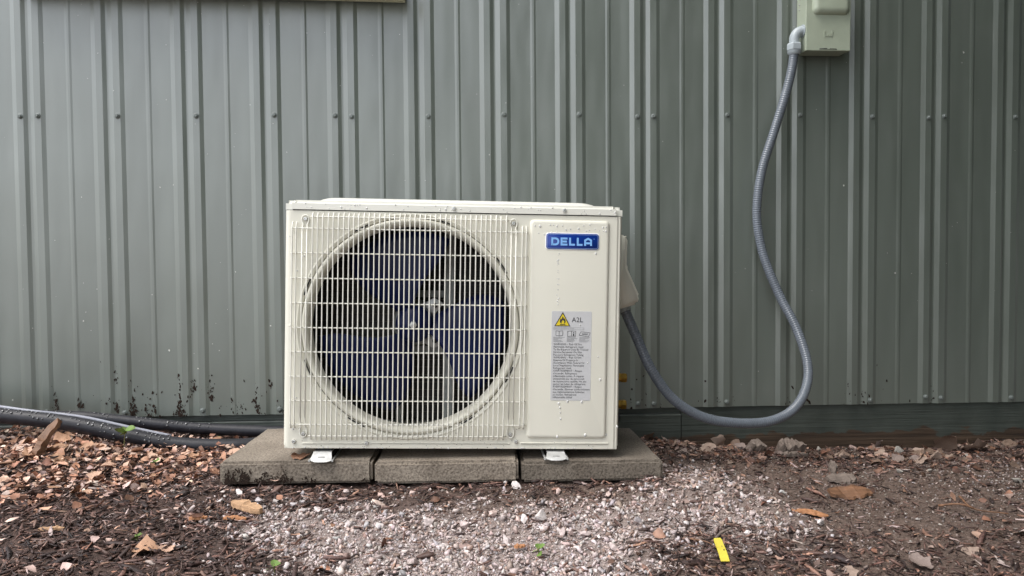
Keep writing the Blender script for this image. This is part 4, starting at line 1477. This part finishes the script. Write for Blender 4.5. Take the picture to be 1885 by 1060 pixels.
slab_piece('bark_piece', 2.336, -.084, .055, .042, .030, .4, 'greybark', 'lumpy grey clod leaning at the foot of the board', 'bark', 7, (.5, .3), .016)
slab_piece('bark_piece', 2.448, -.072, .085, .050, .034, .1, 'greybark', 'wide grey bark lump against the bare board', 'bark', 8, (.4, .1), .016)
slab_piece('bark_piece', 2.43, -.14, .075, .016, .010, -.1, 'greybark', 'pale bark strip in front of the wide lump', 'bark', 9, (.2, 0), .010)
slab_piece('wood_chip', 1.575, -.90, .022, .012, .004, .3, 'orangewood', 'little orange brown chip on the pale gravel', 'wood chip', 10, dz=.010)
slab_piece('wood_chip', .66, -.78, .045, .014, .004, .2, 'tanwood', 'tan sliver lying flat on the dark mulch', 'wood chip', 12, dz=.008)
slab_piece('wood_chip', .93, -.745, .035, .014, .005, .15, 'orangewood', 'orange chip beside the small stones in the mulch', 'wood chip', 13, dz=.008)
# yellow strip: flat plastic plant marker
V, F = [], []
n = 12
for i in range(n):
    t = i / (n - 1)
    wd = .0085 if i < n - 1 else .0065
    z = .0014 * math.sin(t * 5) + .003
    V += [(-wd * .9, t * .098, z), (wd * .9, t * .098, z + .0015)]
for i in range(n - 1):
    F.append((2 * i, 2 * i + 1, 2 * i + 3, 2 * i + 2))
st = link('plastic_strip', mesh('plastic_strip', V, F), 'strip')
so = st.modifiers.new('t', 'SOLIDIFY')
so.thickness = .0016
st.location = (1.934, -.985, float(hgt(1.934, -.985)[0]) + .008)
st.rotation_euler = (.06, .05, R(-10))
tag(st, 'bright yellow plastic strip lying on the dark soil', 'strip')
def twig(pts, r, mat, label):
    P = [(a, b_, float(hgt(a, b_)[0]) + c) for a, b_, c in pts]
    Q, L = spline(P, 16)
    o = link('twig', tube_mesh('twig', Q, np.linspace(r, r * .5, 16), 6), mat)
    tag(o, label, 'twig')
twig([(1.955, -.868, .008), (1.972, -.855, .010), (1.995, -.845, .008)], .0032, 'greybark', 'short tan twig end above the yellow strip')
twig([(2.545, -.64, .006), (2.575, -.67, .020), (2.61, -.685, .006)], .0030, 'bark', 'curved reddish twig on the open soil')
twig([(2.60, -.63, .022), (2.60, -.68, .010), (2.65, -.72, .006)], .0026, 'bark', 'forked thin twig crossing the curved reddish twig')
twig([(.10, -.44, .03), (.25, -.47, .025), (.40, -.46, .03)], .004, 'bark', 'thin brown twig lying in the tan leaves')
twig([(1.90, -.89, .008), (1.925, -.91, .01), (1.94, -.93, .006)], .0016, 'bark', 'slender pale twig beside the yellow strip')

# seedlings
def seedling(x, y, hh, s, label, lean=.0, nleaf=4):
    z0 = float(hgt(x, y)[0])
    root = empty('seedling', (x, y, z0))
    tag(root, label, 'seedling')
    P, L = spline([(0, 0, -.004), (lean * .4, 0, hh * .5), (lean, -.002, hh)], 8)
    link('stem', tube_mesh('stem', P, .0012, 6), 'stem', root)
    for k in range(nleaf):
        a = k * 2 * math.pi / nleaf + random.uniform(-.4, .4)
        V, F = LEAFP[3]
        lf = V.copy()
        lf[:, 2] = -.35 * lf[:, 0] ** 2 + .3 * lf[:, 1] ** 2
        lf[:, 0] += .5
        me = mesh('leaf', lf * s * random.uniform(.8, 1.2), [tuple(map(int, f)) for f in F], True)
        l = link('leaf', me, 'leafgreen', root)
        l.location = (lean, -.002, hh - .003 * k)
        l.rotation_euler = (random.gauss(.35, .3), random.uniform(-.6, .1), a)
seedling(.55, -.245, .062, .024, 'tallest bright green seedling against the thicker black pipe', .006, 5)
seedling(.688, -.372, .022, .014, 'tiny yellow green seedling in the tan leaf litter', .0, 3)
seedling(.86, -.858, .020, .013, 'tiny green seedling on the dark mulch', .0, 3)
seedling(1.608, -.926, .022, .014, 'tiny green seedling growing through pale gravel', .0, 4)
seedling(1.15, -.995, .018, .013, 'tiny green seedling where the mulch meets gravel', .0, 3)
seedling(.748, -.105, .020, .012, 'tiny green seedling between the two black pipes', .0, 3)

# ------------------------------------------------------------------ unseen trees, low canopy added to shade the conduit end of the wall
def tree(x, y, hh, crad, zc, n, label, seed, col=(.05, .088, .024)):
    r = np.random.default_rng(seed)
    root = empty('leafy_tree', (x, y, float(hgt(x, y)[0])))
    tag(root, label, 'tree', 'trees beyond the conduit end of the wall')
    P, L = spline([(0, 0, -.1), (.05, .02, hh * .3), (-.04, .05, hh * .6), (.03, 0, hh * .92)], 20)
    link('trunk', tube_mesh('trunk', P, np.linspace(.13, .03, 20), 10), 'trunk', root)
    for k in range(7):
        a = k * 2.4
        b0 = P[7 + k]
        Q, L = spline([b0, b0 + np.array([math.cos(a) * crad[0] * .4, math.sin(a) * crad[1] * .4, .25]), b0 + np.array([math.cos(a) * crad[0] * .8, math.sin(a) * crad[1] * .8, .35])], 8)
        link('limb', tube_mesh('limb', Q, np.linspace(.04, .01, 8), 6), 'trunk', root)
    d = r.normal(0, 1, (n, 3))
    d /= np.linalg.norm(d, axis=1)[:, None]
    rr_ = r.random(n) ** .45
    cl = r.normal(0, .12, (n, 3))
    pos = d * rr_[:, None] * np.array(crad) * (1 + .18 * np.sin(d[:, :1] * 7 + seed) * np.cos(d[:, 2:] * 6)) + np.array([0, 0, zc]) + cl
    sz = r.uniform(.06, .13, n)
    e = np.stack([r.normal(0, .8, n), r.normal(0, .8, n), r.uniform(0, 6.3, n)], 1)
    c = np.array(col) * r.uniform(.7, 1.4, (n, 1))
    o = mass('crown', SCRAP, pos, euler_mats(e), np.stack([sz] * 3, 1), c, 'crown', root)
TREES = [(4.0, -1.95, 4.4, (2.3, 1.85, 1.1), 3.05, 15000), (4.55, -1.0, 3.0, (1.2, .95, 1.35), 1.4, 8000), (3.7, -4.4, 5.6, (1.6, 1.6, 2.6), 2.2, 11000), (5.6, -2.8, 6.0, (1.8, 1.8, 2.8), 2.5, 9000), (3.0, -7.0, 6.0, (1.7, 1.7, 2.9), 2.4, 9000)]
TL = ['broad tree with low spreading canopy overhanging the conduit end of the wall', 'bushy low tree close against the far end of the metal wall', 'tall dense tree standing across from the electrical box', 'tallest leafy tree well beyond the end of the wall', 'tall leafy tree at the edge of the pale driveway']
for k, a in enumerate(TREES):
    tree(*a, TL[k], 40 + k)
